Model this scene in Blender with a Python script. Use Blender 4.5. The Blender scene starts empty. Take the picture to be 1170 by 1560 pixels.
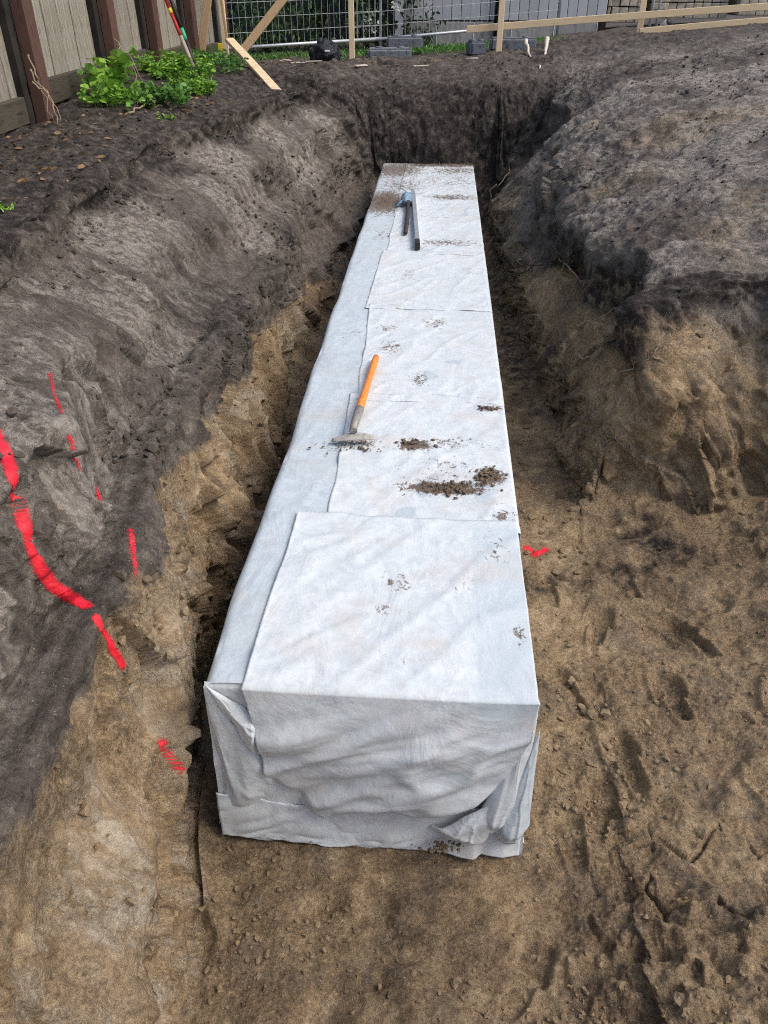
import bpy, bmesh, math, random
import numpy as np
from mathutils import Vector, Matrix, noise as mnoise
R = math.radians
random.seed(7); rng = np.random.default_rng(7)
SC = bpy.context.scene
COL = SC.collection

# ------------------------------------------------------------------ camera, sky, sun, exposure
cam_d = bpy.data.cameras.new("camera"); cam = bpy.data.objects.new("camera", cam_d); COL.objects.link(cam)
cam.location = (0, 0, 2.517); cam.rotation_euler = (R(90 - 34.730), 0, R(3.944))
cam_d.sensor_fit = 'HORIZONTAL'; cam_d.sensor_width = 36.0; cam_d.lens = 36.0 * 1180 / 1170
cam_d.clip_start = 0.02; cam_d.clip_end = 500
SC.camera = cam
SC.cycles.use_denoising = False; SC.cycles.filter_width = 1.1
SUN_EL, SUN_AZ = 52.0, 103.0          # azimuth measured from +Y (away from camera) towards +X (right)
w = bpy.data.worlds.new("World"); SC.world = w; w.use_nodes = True
nt = w.node_tree; bg = nt.nodes["Background"]
sky = nt.nodes.new("ShaderNodeTexSky"); sky.sky_type = 'NISHITA'; sky.sun_disc = False
sky.sun_elevation = R(SUN_EL); sky.sun_rotation = R(SUN_AZ); sky.air_density = 1.0; sky.dust_density = 4.0; sky.ozone_density = 1.0
nt.links.new(sky.outputs[0], bg.inputs[0]); bg.inputs[1].default_value = 0.15
sd = bpy.data.lights.new("sun", 'SUN'); sun = bpy.data.objects.new("sun", sd); COL.objects.link(sun)
sd.energy = 1.15; sd.angle = R(30); sd.color = (1.0, 0.95, 0.88)
dv = Vector((math.sin(R(SUN_AZ)) * math.cos(R(SUN_EL)), math.cos(R(SUN_AZ)) * math.cos(R(SUN_EL)), math.sin(R(SUN_EL))))
sun.rotation_euler = dv.to_track_quat('Z', 'Y').to_euler(); sun.location = (6, 6, 9)
SC.view_settings.view_transform = 'Standard'; SC.view_settings.look = 'None'
SC.view_settings.gamma = 1; SC.view_settings.use_curve_mapping = False
SC.view_settings.exposure = 0.50

# ------------------------------------------------------------------ numpy noise
_perm = np.random.default_rng(3).permutation(256).astype(np.int32); _perm = np.concatenate([_perm, _perm, _perm])
_g = np.random.default_rng(4).normal(size=(256, 3)).astype(np.float32); _g /= np.linalg.norm(_g, axis=1)[:, None]
def pn(p, seed=0):
    p = np.asarray(p, dtype=np.float32) + np.float32(seed * 17.37)
    i = np.floor(p).astype(np.int32); f = p - i; u = f * f * f * (f * (f * 6 - 15) + 10); i &= 255
    out = 0
    for a in (0, 1):
        for b in (0, 1):
            for c in (0, 1):
                h = _perm[_perm[_perm[i[..., 0] + a] + i[..., 1] + b] + i[..., 2] + c]
                g = _g[h]
                d = g[..., 0] * (f[..., 0] - a) + g[..., 1] * (f[..., 1] - b) + g[..., 2] * (f[..., 2] - c)
                wgt = (u[..., 0] if a else 1 - u[..., 0]) * (u[..., 1] if b else 1 - u[..., 1]) * (u[..., 2] if c else 1 - u[..., 2])
                out = out + wgt * d
    return out * 1.5
def fbm(p, o=3, seed=0, gain=.5):
    s = 0; a = 1
    for k in range(o):
        s = s + a * pn(p * (2.03 ** k), seed + k); a *= gain
    return s
def worley(x, y, seed=0):
    """cell noise: nearest distance, second distance, random value of nearest cell"""
    r = np.random.default_rng(100 + seed); jx = r.random((256, 256)).astype(np.float32); jy = r.random((256, 256)).astype(np.float32); jv = r.random((256, 256)).astype(np.float32)
    ix = np.floor(x).astype(np.int32); iy = np.floor(y).astype(np.int32)
    d1 = np.full(x.shape, 9., np.float32); d2 = d1.copy(); v = np.zeros(x.shape, np.float32); ox = v.copy(); oy = v.copy()
    for a in (-1, 0, 1):
        for b in (-1, 0, 1):
            cx = ix + a; cy = iy + b; m = (cx & 255, cy & 255)
            d = np.hypot(cx + jx[m] - x, cy + jy[m] - y)
            n = d < d1
            d2 = np.where(n, d1, np.minimum(d2, d)); v = np.where(n, jv[m], v); ox = np.where(n, x - cx - jx[m], ox); oy = np.where(n, y - cy - jy[m], oy); d1 = np.where(n, d, d1)
    worley.off = (ox, oy)
    return d1, d2, v
def sm(e0, e1, x):
    t = np.clip((x - e0) / (e1 - e0), 0, 1); return t * t * (3 - 2 * t)
def pchip(t, Y, q):
    t = np.asarray(t, float); Y = np.asarray(Y, float); h = np.diff(t)
    sh = (-1,) + (1,) * (Y.ndim - 1); hh = h.reshape(sh)
    d = np.diff(Y, axis=0) / hh; m = np.zeros_like(Y)
    w1 = 2 * hh[1:] + hh[:-1]; w2 = hh[1:] + 2 * hh[:-1]
    with np.errstate(divide='ignore', invalid='ignore'):
        mm = (w1 + w2) / (w1 / d[:-1] + w2 / d[1:])
    m[1:-1] = np.where(d[:-1] * d[1:] > 0, mm, 0); m[1:-1] = np.nan_to_num(m[1:-1])
    m[0] = d[0]; m[-1] = d[-1]
    k = np.clip(np.searchsorted(t, q, 'right') - 1, 0, len(t) - 2); s = ((q - t[k]) / h[k]).reshape(sh); H = h[k].reshape(sh)
    return ((2 * s**3 - 3 * s**2 + 1) * Y[k] + (s**3 - 2 * s**2 + s) * H * m[k] + (-2 * s**3 + 3 * s**2) * Y[k + 1] + (s**3 - s**2) * H * m[k + 1])

# ------------------------------------------------------------------ object helpers
def mesh_np(name, V, F, uv=None, smooth=True):
    me = bpy.data.meshes.new(name); V = np.ascontiguousarray(V, dtype=np.float32).reshape(-1, 3); F = np.ascontiguousarray(F, dtype=np.int32)
    k = F.shape[1]
    me.vertices.add(len(V)); me.vertices.foreach_set("co", V.ravel())
    me.loops.add(F.size); me.loops.foreach_set("vertex_index", F.ravel())
    me.polygons.add(len(F)); me.polygons.foreach_set("loop_start", np.arange(0, F.size, k, dtype=np.int32))
    me.polygons.foreach_set("loop_total", np.full(len(F), k, dtype=np.int32))
    me.polygons.foreach_set("use_smooth", np.full(len(F), smooth, dtype=bool))
    me.update(calc_edges=True)
    if uv is not None:
        l = me.uv_layers.new(name="UVMap"); l.data.foreach_set("uv", np.ascontiguousarray(uv.reshape(-1, 2)[F.ravel()], dtype=np.float32).ravel())
    return me
def grid_faces(r, c):
    i = np.arange(r * c).reshape(r, c)
    return np.stack([i[:-1, :-1], i[:-1, 1:], i[1:, 1:], i[1:, :-1]], -1).reshape(-1, 4)
def link(name, me, m=None, parent=None, loc=None, rot=None):
    o = bpy.data.objects.new(name, me); COL.objects.link(o)
    if m is not None:
        if len(me.materials) == 0: me.materials.append(m)
    if parent is not None: o.parent = parent
    if loc is not None: o.location = loc
    if rot is not None: o.rotation_euler = rot
    return o
def tag(o, label, cat, group=None):
    o["label"] = label; o["category"] = cat
    if group: o["group"] = group
    return o
def empty(name, loc, label, cat, group=None, rot=None):
    o = bpy.data.objects.new(name, None); COL.objects.link(o); o.location = loc; o.empty_display_size = .1
    if rot is not None: o.rotation_euler = rot
    return tag(o, label, cat, group)
def attr(me, name, a):
    A = me.attributes.new(name, 'FLOAT_COLOR', 'POINT'); a = np.asarray(a, np.float32).reshape(-1, a.shape[-1])
    if a.shape[1] < 4: a = np.concatenate([a, np.ones((len(a), 4 - a.shape[1]), np.float32)], 1)
    A.data.foreach_set("color", np.ascontiguousarray(a).ravel())
def bm_mesh(name, bm, smooth=False):
    me = bpy.data.meshes.new(name); bm.normal_update(); bm.to_mesh(me); bm.free()
    if smooth: me.polygons.foreach_set("use_smooth", [True] * len(me.polygons))
    return me
def box_bm(sx, sy, sz, bev=.004, seg=1, jitter=0, c=(0, 0, 0)):
    bm = bmesh.new(); bmesh.ops.create_cube(bm, size=1)
    for v in bm.verts:
        v.co = Vector((v.co.x * sx + c[0], v.co.y * sy + c[1], v.co.z * sz + c[2])) + Vector([random.uniform(-jitter, jitter) for _ in range(3)])
    if bev: bmesh.ops.bevel(bm, geom=list(bm.edges), offset=bev, segments=seg, affect='EDGES')
    return bm
def beam_mesh(name, a, b, wx, wy, bev=.004, up=(0, 0, 1), cuts=6, bow=0.0):
    """a sawn timber from a to b, slightly bowed; returns mesh in world coordinates"""
    a = Vector(a); b = Vector(b); d = (b - a); L = d.length; d.normalize(); s = d.cross(Vector(up)).normalized(); t = s.cross(d)
    bm = bmesh.new(); rings = []
    for k in range(cuts + 1):
        f = k / cuts; p = a + d * L * f + t * (bow * math.sin(math.pi * f)) + s * (bow * .5 * math.sin(2.3 * f))
        hx, hy = wx / 2, wy / 2; e = bev
        prof = [(-hx + e, -hy), (hx - e, -hy), (hx, -hy + e), (hx, hy - e), (hx - e, hy), (-hx + e, hy), (-hx, hy - e), (-hx, -hy + e)]
        rings.append([bm.verts.new(p + s * x + t * y) for x, y in prof])
    for r0, r1 in zip(rings[:-1], rings[1:]):
        for i in range(8): bm.faces.new((r0[i], r0[(i + 1) % 8], r1[(i + 1) % 8], r1[i]))
    bm.faces.new(rings[0][::-1]); bm.faces.new(rings[-1])
    bmesh.ops.recalc_face_normals(bm, faces=bm.faces)
    return bm_mesh(name, bm)
def tube_mesh(name, pts, rad, n=8, cap=True):
    pts = [Vector(p) for p in pts]; bm = bmesh.new(); rings = []; ref = None
    for k, p in enumerate(pts):
        d = (pts[min(k + 1, len(pts) - 1)] - pts[max(k - 1, 0)]).normalized()
        if ref is None: ref = d.orthogonal().normalized()
        ref = (ref - d * ref.dot(d)).normalized(); s = d.cross(ref)
        r = rad[k] if hasattr(rad, '__len__') else rad
        rings.append([bm.verts.new(p + (ref * math.cos(2 * math.pi * i / n) + s * math.sin(2 * math.pi * i / n)) * r) for i in range(n)])
    for r0, r1 in zip(rings[:-1], rings[1:]):
        for i in range(n): bm.faces.new((r0[i], r0[(i + 1) % n], r1[(i + 1) % n], r1[i]))
    if cap: bm.faces.new(rings[0][::-1]); bm.faces.new(rings[-1])
    bmesh.ops.recalc_face_normals(bm, faces=bm.faces)
    return bm_mesh(name, bm, True)
def ico_np(sub, seed, rough=.35):
    bm = bmesh.new(); bmesh.ops.create_icosphere(bm, subdivisions=sub, radius=1)
    V = np.array([v.co for v in bm.verts], np.float32); F = np.array([[v.index for v in f.verts] for f in bm.faces], np.int32); bm.free()
    V = V * (.75 + .5 * np.random.default_rng(seed).random((len(V), 1))).astype(np.float32) if sub < 3 else V
    V = V * np.clip(1 + rough * fbm(V * 1.5, 3, seed, .6)[:, None], .45, 1.7); return V, F
def join_np(parts):
    V = []; F = []; n = 0
    for v, f in parts: V.append(v); F.append(f + n); n += len(v)
    return np.concatenate(V), np.concatenate(F)

# ------------------------------------------------------------------ material helpers
def mat(name):
    m = bpy.data.materials.new(name); m.use_nodes = True; n = m.node_tree
    b = n.nodes["Principled BSDF"]; return m, n, b
def N(n, t, **k):
    x = n.nodes.new(t)
    for a, v in k.items():
        if a.startswith("i_"):
            key = a[2:]; x.inputs[int(key) if key.isdigit() else key].default_value = v
        else: setattr(x, a, v)
    return x
def noise_node(n, vec, scale, detail=4, rough=.55, dist=0):
    x = N(n, "ShaderNodeTexNoise"); x.inputs["Scale"].default_value = scale; x.inputs["Detail"].default_value = detail
    x.inputs["Roughness"].default_value = rough; x.inputs["Distortion"].default_value = dist
    if vec is not None: n.links.new(vec, x.inputs["Vector"])
    return x.outputs["Fac"]
def mapping(n, vec, scale, rot=(0, 0, 0), loc=(0, 0, 0)):
    m = N(n, "ShaderNodeMapping"); m.inputs["Scale"].default_value = scale; m.inputs["Rotation"].default_value = rot; m.inputs["Location"].default_value = loc
    n.links.new(vec, m.inputs["Vector"]); return m.outputs[0]
def ramp(n, fac, stops):
    r = N(n, "ShaderNodeValToRGB"); e = r.color_ramp.elements
    while len(e) < len(stops): e.new(.5)
    for x, (p, c) in zip(e, stops): x.position = p; x.color = (*c, 1) if len(c) == 3 else c
    n.links.new(fac, r.inputs[0]); return r.outputs[0]
def mixc(n, fac, a, b, mode='MIX'):
    m = N(n, "ShaderNodeMix", data_type='RGBA', blend_type=mode)
    for s, v in ((m.inputs[0], fac), (m.inputs[6], a), (m.inputs[7], b)):
        if isinstance(v, (int, float)): s.default_value = v
        elif isinstance(v, tuple): s.default_value = (*v, 1)
        else: n.links.new(v, s)
    return m.outputs[2]
def mth(n, op, a, b=None, c=None):
    m = N(n, "ShaderNodeMath", operation=op)
    for s, v in zip(m.inputs, (a, b, c)):
        if v is None: continue
        if isinstance(v, (int, float)): s.default_value = v
        else: n.links.new(v, s)
    return m.outputs[0]
def bump(n, h, strength, dist, prev=None):
    b = N(n, "ShaderNodeBump"); b.inputs["Strength"].default_value = strength; b.inputs["Distance"].default_value = dist
    n.links.new(h, b.inputs["Height"])
    if prev is not None: n.links.new(prev, b.inputs["Normal"])
    return b.outputs[0]
def simple(name, cols, scale=8, rough=.8, stretch=(1, 1, 1), bumps=.3, bd=.003, spec=.3, metal=0, detail=5):
    m, n, b = mat(name); tc = N(n, "ShaderNodeTexCoord").outputs["Object"]; v = mapping(n, tc, stretch)
    f = noise_node(n, v, scale, detail, .6); k = len(cols)
    c = ramp(n, f, [(.3 + .4 * i / max(k - 1, 1), x) for i, x in enumerate(cols)])
    oi = N(n, "ShaderNodeObjectInfo").outputs["Random"]
    c = mixc(n, 1.0, c, ramp(n, oi, [(0, (.86, .86, .86)), (1, (1.1, 1.1, 1.1))]), 'MULTIPLY')
    n.links.new(c, b.inputs["Base Color"]); b.inputs["Roughness"].default_value = rough
    b.inputs["Specular IOR Level"].default_value = spec; b.inputs["Metallic"].default_value = metal
    if bumps: n.links.new(bump(n, noise_node(n, v, scale * 3, 4), bumps, bd), b.inputs["Normal"])
    return m

# ------------------------------------------------------------------ terrain: the excavation as one displaced sheet
ST = [-1.5, .3, 1.0, 1.75, 2.5, 3.3, 3.7, 3.86, 4.05, 5, 6.2, 7.5, 8.8, 9.6, 9.92, 10.12, 10.4, 11, 12, 13, 14.5, 20, 70]
LZ = {  # fence foot ground (x=-3), lip, wall, ledge, ledge edge, low wall, base
 -1.5: [1.7, (-1.5, 1.7), (-1.08, 1.45), (-1.0, 1.12), (-.92, 1.03), (-.85, .9), (-.8, .78)],
 .3: [1.66, (-1.4, 1.66), (-1.03, 1.45), (-.98, 1.12), (-.86, 1.02), (-.62, .5), (-.60, .2)],
 1.0: [1.66, (-1.4, 1.66), (-1.06, 1.45), (-1.0, 1.12), (-.88, 1.02), (-.665, .42), (-.66, .02)],
 1.75: [1.66, (-1.4, 1.66), (-1.09, 1.45), (-1.06, 1.11), (-.95, 1.02), (-.815, .42), (-.80, 0)],
 2.5: [1.62, (-1.6, 1.62), (-1.25, 1.38), (-1.14, 1.08), (-1.01, .98), (-.885, .42), (-.87, 0)],
 3.3: [1.54, (-1.9, 1.53), (-1.5, 1.25), (-1.22, 1.0), (-1.06, .86), (-1.0, .42), (-.91, 0)],
 4.05: [1.5, (-2.1, 1.48), (-1.6, 1.18), (-1.27, .92), (-1.12, .76), (-1.06, .38), (-.97, 0)],
 5: [1.5, (-2.2, 1.46), (-1.7, 1.14), (-1.32, .84), (-1.18, .66), (-1.12, .33), (-1.03, .02)],
 6.2: [1.54, (-2.2, 1.46), (-1.7, 1.12), (-1.36, .78), (-1.24, .6), (-1.18, .33), (-1.05, .08)],
 7.5: [1.64, (-2.05, 1.46), (-1.6, 1.12), (-1.34, .8), (-1.25, .65), (-1.12, .4), (-.98, .22)],
 8.8: [1.72, (-1.8, 1.46), (-1.4, 1.12), (-1.25, .85), (-1.15, .7), (-1.05, .45), (-.85, .3)],
 9.6: [1.69, (-1.6, 1.44), (-1.2, 1.15), (-1.1, .9), (-1.0, .7), (-.85, .4), (-.76, .25)],
 9.92: [1.67, (-1.5, 1.42), (-1.1, 1.2), (-1.0, .95), (-.9, .75), (-.78, .5), (-.7, .35)],
 10.12: [1.66, (-1.5, 1.5), (-1.1, 1.36), (-1.0, 1.25), (-.9, 1.18), (-.78, 1.14), (-.7, 1.12)],
 10.4: [1.64, (-1.5, 1.53), (-1.1, 1.5), (-1.0, 1.49), (-.9, 1.48), (-.78, 1.48), (-.7, 1.48)],
 11: [1.6, (-1.5, 1.56), (-1.1, 1.55), (-1.0, 1.55), (-.9, 1.55), (-.78, 1.55), (-.7, 1.55)],
 12: [1.54, (-1.5, 1.56), (-1.1, 1.57), (-1.0, 1.57), (-.9, 1.57), (-.78, 1.57), (-.7, 1.57)],
 13: [1.5, (-1.5, 1.55), (-1.1, 1.55), (-1.0, 1.55), (-.9, 1.55), (-.78, 1.56), (-.7, 1.56)],
 14.5: [1.48, (-1.5, 1.5), (-1.1, 1.5), (-1.0, 1.5), (-.9, 1.5), (-.78, 1.5), (-.7, 1.5)],
 20: [1.5] + [(-1.5, 1.5), (-1.1, 1.5), (-1.0, 1.5), (-.9, 1.5), (-.78, 1.5), (-.7, 1.5)],
 70: [1.5] + [(-1.5, 1.5), (-1.1, 1.5), (-1.0, 1.5), (-.9, 1.5), (-.78, 1.5), (-.7, 1.5)]}
LZ[3.7] = [1.515, (-2.0, 1.5), (-1.55, 1.21), (-1.25, .96), (-1.09, .81), (-1.03, .4), (-.94, 0)]; LZ[3.86] = LZ[3.7]
RZ = {  # right of the box: x=.4, base, wall mid, lip, top, x=3.2, x=6, x=16
 -1.5: [.75, (.9, .85), (1.3, .95), (1.7, 1.05), (2.2, 1.2), 1.5, 1.8, 1.8],
 .3: [.22, (.8, .32), (1.2, .42), (1.6, .55), (2.2, .75), 1.15, 1.7, 1.8],
 1.0: [.03, (.7, .14), (1.0, .24), (1.4, .34), (2.0, .5), .95, 1.6, 1.8],
 1.75: [0, (.7, .02), (1.05, .08), (1.5, .18), (2.1, .38), .85, 1.6, 1.8],
 2.5: [0, (.75, 0), (1.1, .05), (1.6, .16), (2.2, .34), .75, 1.5, 1.8],
 3.3: [0, (.8, 0), (1.15, .03), (1.65, .11), (2.2, .27), .65, 1.4, 1.8],
 3.7: [0, (.86, .0), (1.1, .07), (1.6, .16), (2.2, .33), .7, 1.4, 1.8],
 3.86: [0, (.92, .03), (1.02, .5), (1.15, .75), (2.1, .8), 1.05, 1.5, 1.8],
 4.05: [0, (.88, .05), (.98, .62), (1.1, 1.12), (1.9, 1.28), 1.5, 1.7, 1.9],
 5: [0, (.82, .05), (.9, .5), (1.02, 1.02), (1.6, 1.28), 1.62, 1.8, 1.95],
 6.2: [.03, (.74, .1), (.82, .52), (1.0, .96), (1.5, 1.27), 1.68, 1.9, 1.98],
 7.5: [.05, (.64, .15), (.77, .6), (1.0, 1.03), (1.5, 1.38), 1.74, 1.96, 2.0],
 8.8: [.1, (.6, .2), (.85, .7), (1.2, 1.2), (1.6, 1.47), 1.78, 2.0, 2.0],
 9.6: [.1, (.6, .25), (.95, .8), (1.3, 1.36), (1.65, 1.53), 1.78, 2.05, 2.05],
 9.92: [.2, (.6, .35), (.97, .85), (1.3, 1.4), (1.65, 1.55), 1.8, 2.06, 2.06],
 10.12: [1.1, (.65, 1.12), (.97, 1.25), (1.3, 1.47), (1.65, 1.57), 1.82, 2.07, 2.07],
 10.4: [1.48, (.65, 1.49), (.97, 1.51), (1.3, 1.54), (1.65, 1.62), 1.83, 2.07, 2.07],
 11: [1.56, (.65, 1.57), (.97, 1.58), (1.3, 1.6), (1.65, 1.64), 1.86, 2.06, 2.06],
 12: [1.6, (.65, 1.63), (.97, 1.64), (1.3, 1.67), (1.65, 1.73), 1.88, 2.03, 2.0],
 13: [1.6, (.65, 1.63), (.97, 1.66), (1.3, 1.69), (1.65, 1.74), 1.89, 1.98, 2.0],
 14.5: [1.52, (.65, 1.54), (.97, 1.6), (1.3, 1.64), (1.65, 1.7), 1.83, 1.9, 1.9],
 20: [1.5, (.65, 1.5), (.97, 1.5), (1.3, 1.5), (1.65, 1.55), 1.7, 1.8, 1.8],
 70: [1.5, (.65, 1.5), (.97, 1.5), (1.3, 1.5), (1.65, 1.5), 1.5, 1.5, 1.5]}
NET = []
for y in ST:
    L = LZ[y]; Q = RZ[y]; g = L[0]
    row = [(-40, g - .05), (-4.2, g - .03), (-2.95, g)] + L[1:] + [(-.55, L[6][1] if y > 10.0 or y < .9 else 0.0), (.4, Q[0])] + Q[1:5] + [(3.2, Q[5]), (6, Q[6]), (40, Q[7])]
    NET.append([(x, y, z) for x, z in row])
NET = np.array(NET)                                   # (stations, 18, 3)
def between(i, j, fx, fz):
    p = NET[:, i] + (NET[:, j] - NET[:, i]) * fx; p[:, 2] = NET[:, i, 2] + (NET[:, j, 2] - NET[:, i, 2]) * fz; return p
crown = NET[:, 3] + np.array([-.10, 0, .012])
KN = {2.82: crown, 3.16: between(3, 4, .12, .34), 4.86: between(4, 5, .72, .93), 6.18: between(6, 7, .12, .42), 7.74: between(7, 8, .90, .62), 11.22: between(11, 12, .12, .36), 12.80: between(12, 13, .70, .45)}
KX = sorted(list(range(18)) + list(KN)); NET = np.stack([KN[k] if k in KN else NET[:, k] for k in KX], 1)
cols_n = [5, 16, 50, 66, 66, 40, 56, 58, 34, 64, 60, 62, 62, 74, 90, 42, 12]
jq = np.concatenate([np.arange(k) / k + j for j, k in enumerate(cols_n)] + [np.array([len(cols_n)])])
rows_n = [8, 60, 100, 104, 92, 50, 46, 46, 76, 74, 66, 56, 32, 22, 24, 26, 26, 28, 20, 16, 12, 8]
tq = np.concatenate([np.array([ST[i] + (ST[i + 1] - ST[i]) * k / n for k in range(n)]) for i, n in enumerate(rows_n)] + [np.array([ST[-1]])])
A_ = pchip(ST, NET, tq)                               # (rows, 18, 3)
B_ = pchip(np.array(KX, float), A_.transpose(1, 0, 2), jq).transpose(1, 0, 2).astype(np.float32)
nr, nc = B_.shape[:2]
J = np.broadcast_to(jq[None, :], (nr, nc)).astype(np.float32)
dst = np.linalg.norm(np.diff(B_, axis=1), axis=2); S_ = np.concatenate([np.zeros((nr, 1), np.float32), np.cumsum(dst, 1)], 1)
S_ = S_ - S_[:, [np.searchsorted(jq, 9.5)]]
def normals(G):
    n = np.cross(np.gradient(G, axis=1), np.gradient(G, axis=0)); n /= np.linalg.norm(n, axis=2, keepdims=True) + 1e-9
    return n.astype(np.float32)
# sideways wander of lips and faces, before normals
X, Y, Z = B_[..., 0], B_[..., 1], B_[..., 2]
fine = (1 - sm(3.6, 6, np.abs(X - .6) * .55)) * (1 - sm(13.5, 18, Y)) * sm(-1.5, .2, Y)
B_[..., 0] += .10 * fine * (pn(np.stack([Y * 1.1, Z * .5, X * .3], -1), 5) * sm(.05, .5, Z) + .55 * pn(np.stack([Y * 2.6, Z * .5, X * .3], -1), 4) * (1 - sm(8.4, 8.9, J)) * sm(6, 7.5, J) * (1 - sm(1.5, 1.9, Y)))
B_[..., 1] += .10 * fine * pn(np.stack([X * 1.3, Z * .9, Y * .3], -1), 6) * sm(2.2, 3.6, Y) * sm(.05, .5, Z)
rim = fine * np.exp(-((J - 13) / 1.1) ** 2) * sm(3.2, 3.8, Y) * (1 - sm(9.5, 10.2, Y))
B_[..., 0] += rim * (.20 * pn(np.stack([Y * 1.9, X * .4, Z * .4], -1), 7) + .09 * pn(np.stack([Y * 5, X * 2, Z], -1), 8))
B_[..., 2] += rim * .10 * pn(np.stack([Y * 2.2, X * 2.2, Z * 0], -1), 9)
rim2 = fine * sm(3.6, 3.75, Y) * (1 - sm(4.1, 4.7, Y)) * sm(11.2, 12.5, J)
B_[..., 1] += rim2 * (.26 * pn(np.stack([X * 1.6, X * 0, Z * .6], -1), 14) + .10 * pn(np.stack([X * 5, X * 0, Z * 2], -1), 15) + .10 * np.clip(X - 1.3, 0, 2))
NB = normals(B_)
X, Y, Z = B_[..., 0].copy(), B_[..., 1].copy(), B_[..., 2].copy()
P = np.stack([X, Y, Z], -1)
steep = 1 - sm(.35, .85, NB[..., 2])                   # 1 on walls
left = 1 - sm(8.6, 9.3, J); right = sm(10.4, 11.0, J)
Yw = Y + .12 * pn(P * 1.7, 9); Sw = S_ + .12 * pn(P * 1.9, 10)
shear = left[..., None] * np.stack([X + .72 * Z, Y - .25 * Z, .40 * Z], -1) + (1 - left[..., None]) * np.stack([X - .25 * Z, Y + .1 * Z, .45 * Z], -1)
streak = pn(shear * 9, 11) * .6 + pn(shear * 22, 12) * .35 + pn(shear * 46, 13) * .2
D = (.075 - .045 * left) * fbm(P * 1.25, 2, 20) * (.35 + .65 * steep) + (.028 - .014 * left * steep) * fbm(P * 4.2, 2, 22) + .010 * fbm(P * 13, 2, 25)
D += .008 * streak * (.25 + .75 * steep) + .022 * (np.abs(pn(P * 3.3, 26)) - .2) * sm(10.8, 11.6, J) * -1 + .012 * (np.abs(pn(P * 9, 27)) - .2) * sm(10.8, 11.6, J) * -1 * sm(3.6, 4, Y)
# slabs spalled by the digger bucket on the faces: every cell a tilted flat facet with a sharp edge
def facets(fy, fs, amp, tilt, seed, oy=0., os_=0.):
    c_, s_ = math.cos(.35 * seed), math.sin(.35 * seed) * (.5 if seed < 3 else .9); T = Yw + .9 * X * sm(10.8, 11.6, J)
    d1, d2, v = worley((T * c_ + Sw * s_) * fy + oy, (Sw * c_ - T * s_) * fs + os_, seed); ox, oz = worley.off
    return amp * (v - .5) + tilt * (ox * (np.sin(v * 61)) + oz * np.cos(v * 47)), d1, d2, v
def saw(x, soft=.06):
    f_ = x - np.floor(x); return f_ - sm(1 - soft, 1, f_) - .5 + .5 * soft
lw = steep * left; lo_ = sm(6.0, 6.5, J) * (1 - sm(8.2, 8.7, J)); up_ = sm(3.0, 3.4, J) * (1 - sm(4.9, 5.2, J))
scr = pn(np.stack([(Y + .30 * Sw) * 15, Sw * .9, X * 0], -1), 86) * .6 + pn(np.stack([(Y + .30 * Sw) * 38, Sw * 1.6, X * 0], -1), 87) * .4
D += .009 * scr * lw * sm(-.3, .2, pn(P * 1.2, 88))
f1_, d1, d2, v = facets(1.25, 1.0, .07, .06, 1); D += f1_ * lw * (1 - .5 * sm(5, 9, Y))
f1_, d1, d2, v = facets(3.3, 2.2, .075, .07, 2, 7, 3); D += f1_ * steep * sm(-.35, .1, pn(P * .9, 60))
f1_, d1, d2, v = facets(8.5, 5.6, .042, .036, 7, 3, 9); D += f1_ * steep * sm(-.25, .3, pn(P * 1.5, 61))
f1_, d1, d2, v = facets(19, 14, .018, .014, 8, 1, 5); D += f1_ * steep * sm(-.1, .35, pn(P * 2.1, 62))
D += .13 * saw(-(Y * .95 + .35 * pn(P * 1.3, 64) + .45 * Sw), .05) * lo_ * left * sm(.9, 1.5, Y) * (1 - .4 * sm(6, 9, Y))
D += .045 * saw(Y * .62 + .3 * pn(P * 1.1, 65) - .25 * Sw + .3, .05) * up_ * left
D -= .035 * np.exp(-((J - 5.02) / .10) ** 2) * left * (Y < 6) - .03 * np.exp(-((J - 5.75) / .25) ** 2) * left * (Y < 5)
for ys_, wd_, dp_ in ((2.93, .045, .10), (3.62, .05, .09), (4.02, .06, .11), (4.65, .06, .10), (5.5, .09, .12)):
    D -= dp_ * np.exp(-(np.abs(Y + .10 * pn(P * 3, 68) - .12 * (Z - .5) - ys_) / wd_) ** 4) * lo_ * left
rdg = pn(np.stack([Yw * 3.4 + .3 * Z, Z * .55, X * .6], -1), 83); D += (.045 * (np.abs(rdg) - .25) * -1.6 + .018 * (np.abs(pn(np.stack([Yw * 9 + .5 * Z, Z * 1.3, X], -1), 84)) - .25) * -1.4) * lw * sm(5.9, 6.5, J) * (1 - sm(4, 6, Y))
lipm = np.exp(-((J - 3.05) / .22) ** 2) * fine * (Y > 1); D += lipm * (.05 * (np.abs(pn(P * 3.1, 81)) - .25) * -2 + .03 * pn(P * 9, 82))
d1, d2, v = worley(Yw * 9, Sw * 9, 9); D += lipm * .05 * (v - .5) * sm(0, .15, d2 - d1)
cr_ = np.abs(pn(np.stack([Yw * 1.7, Sw * 1.1, X * 0], -1), 66)); D -= .03 * np.exp(-(cr_ / .035) ** 2) * steep * (pn(P * 1.7, 67) > 0)
d1, d2, v = worley(Yw * 12 + 3, Sw * 8, 3); chip = (v > .72) * steep; D -= .016 * chip * sm(.05, .3, d2 - d1)
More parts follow.
